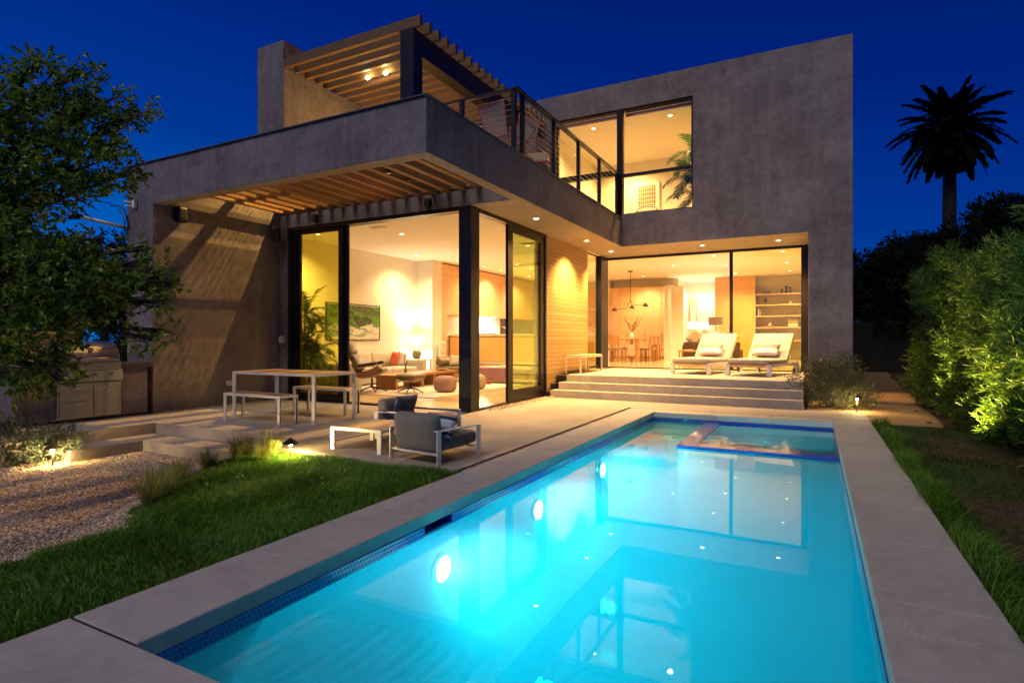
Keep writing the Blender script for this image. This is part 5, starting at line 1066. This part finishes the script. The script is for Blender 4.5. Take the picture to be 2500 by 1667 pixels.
# gravel bed
def bump_h(x, y): return .005*np.sin(x*3.1+1+1.7*np.sin(y*2.3))*np.sin(y*3.7+np.sin(x*2.9))+.004*np.sin(x*9.3+2*np.sin(y*5.1))*np.sin(y*8.9+1.5*np.sin(x*7.7))
n = 95000; x = rng.uniform(-9.4, -4.3, n); y = rng.uniform(1.2, 4.75, n); px, dd = frac_px(x, y)
m = (x < lawn_edge(y)+.35) & (px > -160) & ~((x > -8.79) & (x < -8.27) & (y > 3.82)) & ~((x > -8.8) & (y > 4.70)) & (x > -8.8)
x, y = x[m], y[m]; z = zg(x, y)+.012+bump_h(x, y)+rng.uniform(-.004,.006,len(x))
tag(stones('gravel_bed', np.stack([x,y,z],1), .006, .015, seed=21), kind='stuff')
hm = MB(); N_ = 78; My = 64
gx_ = np.linspace(-8.8,-2.951,N_+1); gy_ = np.linspace(-1,4.9,My+1); GX, GY = np.meshgrid(gx_, gy_, indexing='ij'); GZ = zg(GX,GY)+np.where(GX < lawn_edge(GY), bump_h(GX,GY), 0)
hm.v = [(float(a),float(b_),float(c_)) for a,b_,c_ in zip(GX.ravel(),GY.ravel(),GZ.ravel())]
hm.f = [(i*(My+1)+j,(i+1)*(My+1)+j,(i+1)*(My+1)+j+1,i*(My+1)+j+1) for i in range(N_) for j in range(My)]
gs = NM('gravel_soil').set(.95, 0, .1); gs.base(gs.ramp(gs.noise(gs.pos(), 110, 4, .8), [(.3,(.14,.10,.08)), (.7,(.38,.30,.25))])); gs.bump(gs.noise(gs.pos(), 150, 3), .8, .01)
tag(hm.build('garden_soil', gs.m, smooth=True), kind='structure')
# ornamental grass tufts
TUF = leafmat('tuft_grass', (.14,.20,.04), (.24,.28,.06), (.36,.34,.12), .5, .35)
def tuft(label, loc, n, h, seed):
    rng = np.random.default_rng(seed); a = rng.uniform(0, 6.28, n); r0 = rng.uniform(0, .07, n); ln = rng.uniform(.15, .95, n); hh = h*rng.uniform(.6, 1.1, n)
    D = np.stack([np.cos(a), np.sin(a), 0*a], 1); S = np.stack([-np.sin(a), np.cos(a), 0*a], 1)*.0022; P0 = D*r0[:,None]; U = np.array([0,0,1.])
    pts = [P0]+[P0+D*(hh*ln*t**1.8*1.0)[:,None]+U*(hh*(t-.32*ln*t*t*t))[:,None] for t in (.35,.65,.88,1.08)]
    V = []; 
    for i, p in enumerate(pts): w_ = (1,.9,.7,.4,.05)[i]; V += [p-S*w_, p+S*w_]
    V = np.stack(V, 1).reshape(-1,3); q = 10*np.arange(n)[:,None]; F = np.concatenate([q+np.array([[2*i,2*i+1,2*i+3,2*i+2]]) for i in range(4)], 0)
    o = bigmesh('ornamental_grass', V, F, TUF); o.location = loc; tag(o, label, 'ornamental grass', 'grass tufts between gravel and lawn')
TUFTS = [(-4.68,2.72,.36,'yellow green grass tuft nearest the viewer, at the gravel edge'),(-4.98,3.0,.30,'grass tuft just behind the nearest one'),(-5.3,3.35,.28,'low grass tuft midway along the gravel edge'),(-5.45,3.75,.30,'grass tuft before the brightest pair, in the gravel'),(-5.62,4.2,.34,'brightly lit yellow grass tuft left of the path light'),(-5.35,4.42,.36,'brightly lit yellow grass tuft against the patio edge'),(-5.8,4.45,.3,'yellow grass tuft in the corner of the step'),(-5.22,4.2,.24,'small yellow tuft right beside the path light')]
for i, (x, y, h, nm) in enumerate(TUFTS): tuft(nm, (x, y, float(zg(x,y))), 260 if h > .27 else 150, h, 40+i)
# ------------------------------------------------------------------ the broadleaf tree on the left
TLF = leafmat('tree_leaf', (.08,.15,.016), (.19,.33,.03), (.36,.40,.08), .28, .4, 1.6)
t = thing('garden_tree', 'broadleaf tree with glossy leaves reaching in from the left edge', 'tree', (-7.0, 1.2, -.2)); off = Vector((-7.0,1.2,-.2))
TB = []
rr = random.Random(4)
for (px, py, d_, r_) in [(120,210,5.2,.30),(60,290,5.0,.34),(180,300,5.3,.34),(240,250,5.3,.26),(335,270,5.4,.14),(300,300,5.4,.15),(110,380,5.0,.40),(230,400,5.2,.32),(40,450,4.9,.36),(260,430,5.3,.14),(140,470,5.0,.22),(320,420,5.3,.07),
    (30,590,4.7,.34),(120,600,4.8,.28),(60,700,4.6,.40),(170,700,4.8,.36),(270,700,4.9,.30),(340,700,5.0,.21),(385,690,5.1,.14),(360,650,5.0,.16),(120,790,4.6,.28),(230,770,4.8,.13),(300,765,4.9,.16),(370,830,4.9,.10),(405,815,5.0,.07),(40,820,4.5,.28),(90,900,4.5,.20),(20,915,4.4,.14),(140,895,4.6,.15),(155,930,4.6,.07),(60,945,4.5,.10),(-80,350,4.9,.5),(-120,600,4.7,.6),(-100,800,4.6,.5),(-60,480,4.8,.4),(355,610,5.0,.10),(415,700,5.1,.07),(385,740,5.0,.12),(250,590,5.0,.07),(190,620,5.0,.18),(200,170,5.2,.14),(90,160,5.1,.14),(295,350,5.3,.10)]:
    p = at(px, py, d_)-off; TB.append((p.x,p.y,p.z,r_,r_*1.1,r_*.85))
TB = [(a,b_,c,e*.88,f*.88,g_*.86) for a,b_,c,e,f,g_ in TB]
foliage('crown', TB, 2900, 9, .058, .028, TLF, t, 3, .75, .1, .13, .15)
b = MB(); b.tube([(0,0,-.3),(.05,.05,1.0),(.2,.25,1.9),(.4,.6,2.6)], .13, 12, .07); b.build('trunk', M['bark'], t, smooth=True)
limbs('branches', (.2,.25,1.7), TB, M['bark'], t, 5, .07, 7)
# pinkish flowering shrub behind
OLE = leafmat('oleander_leaf', (.012,.03,.01), (.03,.06,.015), None, .5, .2)
def shrub(name, label, cat, loc, blobs, ntw, k, L, W, mat, seed, group=None, spread=.7, up=.4, slen=.12, shell=.3, stems=True, r0=.035, twig=4):
    t = thing(name, label, cat, loc, 0, group); foliage('foliage', blobs, ntw, k, L, W, mat, t, seed, spread, up, slen, shell)
    if stems: limbs('stems', (0,0,-.05), blobs, M['bark'], t, seed, r0, twig)
    return t
def lump(n, rx, ry, rz, z0, s, seed):
    rr = random.Random(seed); o = []
    for _ in range(n):
        a = rr.uniform(0,6.28); q = math.sqrt(rr.uniform(0,1)); u = rr.uniform(0,1); k_ = math.sqrt(max(.05,1-(2*u-1)**2*.8)); f = s*rr.uniform(.7,1.25); o.append((q*rx*k_*math.cos(a), q*ry*k_*math.sin(a), z0+u*rz, f, f, f*.9))
    return o
t = shrub('oleander', 'flowering shrub with pink blossoms behind the barbecue island', 'shrub', (-14.0,7.6,-.3), lump(16,1.6,1.2,2.3,.5,.6,8), 2600, 8, .12, .022, OLE, 8)
rg = np.random.default_rng(2); C, _ = blobpoints(lump(10,1.4,1.0,1.6,1.0,.5,9), 60, rg, .8); Vv, Ff = sprays(C, rg.normal(size=C.shape), 6, .05, .04, rg, 1.0, .02)
bigmesh('blossoms', Vv, Ff, simple('pink_petal', (.55,.22,.22), .7), t)
# grey-green bush by the garden step
OLI = leafmat('silver_leaf', (.045,.075,.055), (.10,.14,.10), (.20,.24,.16), .45, .2, 2)
shrub('silver_bush', 'grey green leafy bush beside the garden step at the left edge', 'bush', (-9.1,3.35,-.32), [(-.5,-.25,.22,.30,.30,.22),(-.15,-.05,.24,.30,.28,.22),(.25,.1,.20,.30,.28,.19),(.55,.25,.16,.24,.22,.16),(-.1,.35,.28,.26,.26,.22),(.35,.45,.22,.26,.24,.2),(-.8,-.5,.30,.35,.35,.28),(.75,.5,.28,.14,.14,.14),(.1,-.35,.14,.25,.22,.14),(-.6,.1,.4,.25,.25,.2)], 2100, 9, .042, .014, OLI, 12, None, .7, .6, .13, .1, True, .03, 10)
shrub('olive_bush', 'olive green bush with long twigs in front of the grey pier', 'bush', (.28,12.65,-.05), [(-.35,0,.50,.32,.32,.34),(.0,.05,.55,.34,.34,.36),(.35,.0,.42,.32,.32,.32),(.15,-.25,.28,.32,.3,.26),(-.3,-.35,.30,.26,.26,.24),(.5,-.1,.2,.28,.3,.2),(-.6,-.45,.42,.16,.16,.12),(.0,-.5,.12,.4,.25,.14),(.25,.2,.78,.22,.2,.18),(-.2,.15,.80,.22,.2,.18)], 1700, 9, .055, .013, leafmat('olive_leaf', (.04,.055,.03), (.09,.11,.06), (.16,.16,.09), .45, .2, 2), 14, None, .6, .7, .16, .1, True, .03, 12)
# ------------------------------------------------------------------ hedge of tall narrow-leaved shrubs along the right boundary
HED = leafmat('podocarpus_leaf', (.035,.08,.014), (.075,.155,.024), (.17,.25,.045), .42, .3, 1.6)
HN = ['nearest the viewer','second from the viewer','third from the viewer','fourth from the viewer','in the middle of the row','sixth from the viewer','second from the far end','at the far end beside the path']
HH = [3.2,3.25,2.95,2.55,2.6,2.8,3.1,3.2]; HY = [5.3,6.5,7.7,8.9,10.3,11.8,13.4,15.2]
for i, (y, h) in enumerate(zip(HY, HH)):
    rr = random.Random(60+i); bl = []
    for k_ in range(22):
        u = k_/21; a = rr.uniform(0,6.28); q = .30*rr.uniform(.2,1); f = .30*(1-.35*u)*rr.uniform(.8,1.2); bl.append((q*math.cos(a), q*1.5*math.sin(a), .18+u*(h-.4), f, f*1.15, f))
    x = 2.28+.02*i+(0 if y < 13 else -.10)
    shrub('hedge_shrub', 'tall narrow leaved hedge shrub, '+HN[i], 'hedge', (x, y, -.05), bl, 2600 if y < 10 else 1500, 12, .115, .0165, HED, 70+i, 'tall hedge shrubs along the right boundary', .55, .5, .17, .25, True, .05, 3)
# ------------------------------------------------------------------ palms
def frond(base, dirv, L, droop, nl, ll, lw, rng, V, Fq, St):
    d0 = norm(np.array(dirv, float)); side = norm(np.cross(d0, [0,0,1.])); pts = []; p = np.array(base, float); d_ = d0.copy(); m = 14
    for i in range(m+1): pts.append(p.copy()); d_ = norm(d_+np.array([0,0,-droop/m])); p = p+d_*L/m
    pts = np.array(pts); St.append([tuple(q) for q in pts])
    for i in range(nl):
        u = .10+.90*i/nl; f = u*m; k_ = min(int(f), m-1); q = pts[k_]+(pts[k_+1]-pts[k_])*(f-k_); td = norm(pts[k_+1]-pts[k_]); up = np.cross(side, td)
        ln = ll*(math.sin(math.pi*(.12+.83*u))**.6)*rng.uniform(.85,1.1)
        for s_ in (-1, 1):
            dd = norm(td*(.55+.5*u)+side*s_*1.0+up*rng.uniform(-.1,.3)+rng.normal(size=3)*.07); w_ = lw; n_ = norm(np.cross(dd, up)); tip = q+dd*ln+np.array([0,0,-ln*.22]); md = q+dd*ln*.5
            b = len(V); V += [q-n_*w_*.3, q+n_*w_*.3, md+n_*w_*.5, tip, md-n_*w_*.5]; Fq += [(b,b+1,b+2),(b,b+2,b+4),(b+2,b+3,b+4)]
def palm(name, label, cat, loc, stems, L, droop, nf, nl, ll, lw, mat, seed, lo, hi, r0, stemmat, kids=('fronds','trunk')):
    t = thing(name, label, cat, loc); rng = np.random.default_rng(seed); V, F, St = [], [], []; tr_ = MB()
    for (sx_, sy_, h) in stems:
        tr_.tube([(sx_*.3,sy_*.3,0),(sx_*.7,sy_*.7,h*.5),(sx_,sy_,h)], r0, 12, r0*.8)
        for i in range(nf):
            a = i*2.39996+rng.uniform(-.25,.25); e = lo+(hi-lo)*(((i+.5)/nf))+rng.uniform(-.1,.1); frond((sx_,sy_,h), (math.cos(a)*math.cos(e), math.sin(a)*math.cos(e), math.sin(e)), L*rng.uniform(.8,1.1), droop, nl, ll, lw, rng, V, F, St)
    bigmesh(kids[0], np.array(V), np.array(F), mat, t); tr_.build(kids[1], stemmat, t, smooth=True)
    b = MB()
    for s_ in St: b.tube(s_, r0*.08+.003, 4, .002)
    b.build('frond_stems', mat, t); return t
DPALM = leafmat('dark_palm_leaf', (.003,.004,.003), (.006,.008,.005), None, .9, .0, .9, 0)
p = at(2318, 830, 31)
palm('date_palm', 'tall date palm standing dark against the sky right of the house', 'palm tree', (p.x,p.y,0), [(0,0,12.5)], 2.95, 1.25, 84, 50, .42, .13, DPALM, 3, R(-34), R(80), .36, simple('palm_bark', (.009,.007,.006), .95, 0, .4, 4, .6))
IPALM = leafmat('areca_leaf', (.03,.075,.012), (.06,.12,.02), (.10,.16,.03), .4, .3)
def potted(label, loc, stems, L, nf, seed, lo=-.1, hi=1.3):
    t = palm('potted_palm', label, 'potted palm', loc, stems, L, 1.5, nf, 34, .26, .026, IPALM, seed, lo, hi, .022, simple('cane', (.12,.12,.03), .6)); 
    b = MB(); b.lathe([(.12,-.02),(.17,.02),(.19,.32),(.17,.32),(.15,.28)], 24); b.build('pot', simple('woven_pot', (.35,.26,.14), .8, 0, .2, 40), t, smooth=True); return t
potted('leafy potted palm inside the left glass panel of the living room', (-10.25,9.35,.0), [(.05,0,1.8),(-.1,.1,1.15),(.2,.05,.9)], .95, 12, 21)
potted('leafy potted palm at the right side of the upstairs window', (-2.62,14.95,4.08), [(0,0,1.85),(-.12,.05,1.25),(.05,0,.8)], .85, 9, 25, .0, 1.2)
# ------------------------------------------------------------------ dark trees beyond the garden
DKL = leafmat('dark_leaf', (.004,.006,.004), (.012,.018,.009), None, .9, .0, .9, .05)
def bgtree(label, loc, h, r_, seed, ntw=1500, L=.22, open_=False):
    t = thing('background_tree', label, 'tree', loc, 0, 'dark trees beyond the garden'); bl = lump(20 if not open_ else 14, r_, r_, h*.6, h*.38, r_*(.42 if not open_ else .3), seed)
    foliage('crown', bl, ntw, 7, L, L*.42, DKL, t, seed, .9, .2, L*1.5, .5 if not open_ else .1); b = MB(); b.tube([(0,0,-.2),(.1,0,h*.3),(0,.1,h*.6)], .035*h, 10, .015*h); b.build('trunk', M['bark'], t, smooth=True); limbs('branches', (0,0,h*.3), bl, M['bark'], t, seed, .014*h, 2); return t
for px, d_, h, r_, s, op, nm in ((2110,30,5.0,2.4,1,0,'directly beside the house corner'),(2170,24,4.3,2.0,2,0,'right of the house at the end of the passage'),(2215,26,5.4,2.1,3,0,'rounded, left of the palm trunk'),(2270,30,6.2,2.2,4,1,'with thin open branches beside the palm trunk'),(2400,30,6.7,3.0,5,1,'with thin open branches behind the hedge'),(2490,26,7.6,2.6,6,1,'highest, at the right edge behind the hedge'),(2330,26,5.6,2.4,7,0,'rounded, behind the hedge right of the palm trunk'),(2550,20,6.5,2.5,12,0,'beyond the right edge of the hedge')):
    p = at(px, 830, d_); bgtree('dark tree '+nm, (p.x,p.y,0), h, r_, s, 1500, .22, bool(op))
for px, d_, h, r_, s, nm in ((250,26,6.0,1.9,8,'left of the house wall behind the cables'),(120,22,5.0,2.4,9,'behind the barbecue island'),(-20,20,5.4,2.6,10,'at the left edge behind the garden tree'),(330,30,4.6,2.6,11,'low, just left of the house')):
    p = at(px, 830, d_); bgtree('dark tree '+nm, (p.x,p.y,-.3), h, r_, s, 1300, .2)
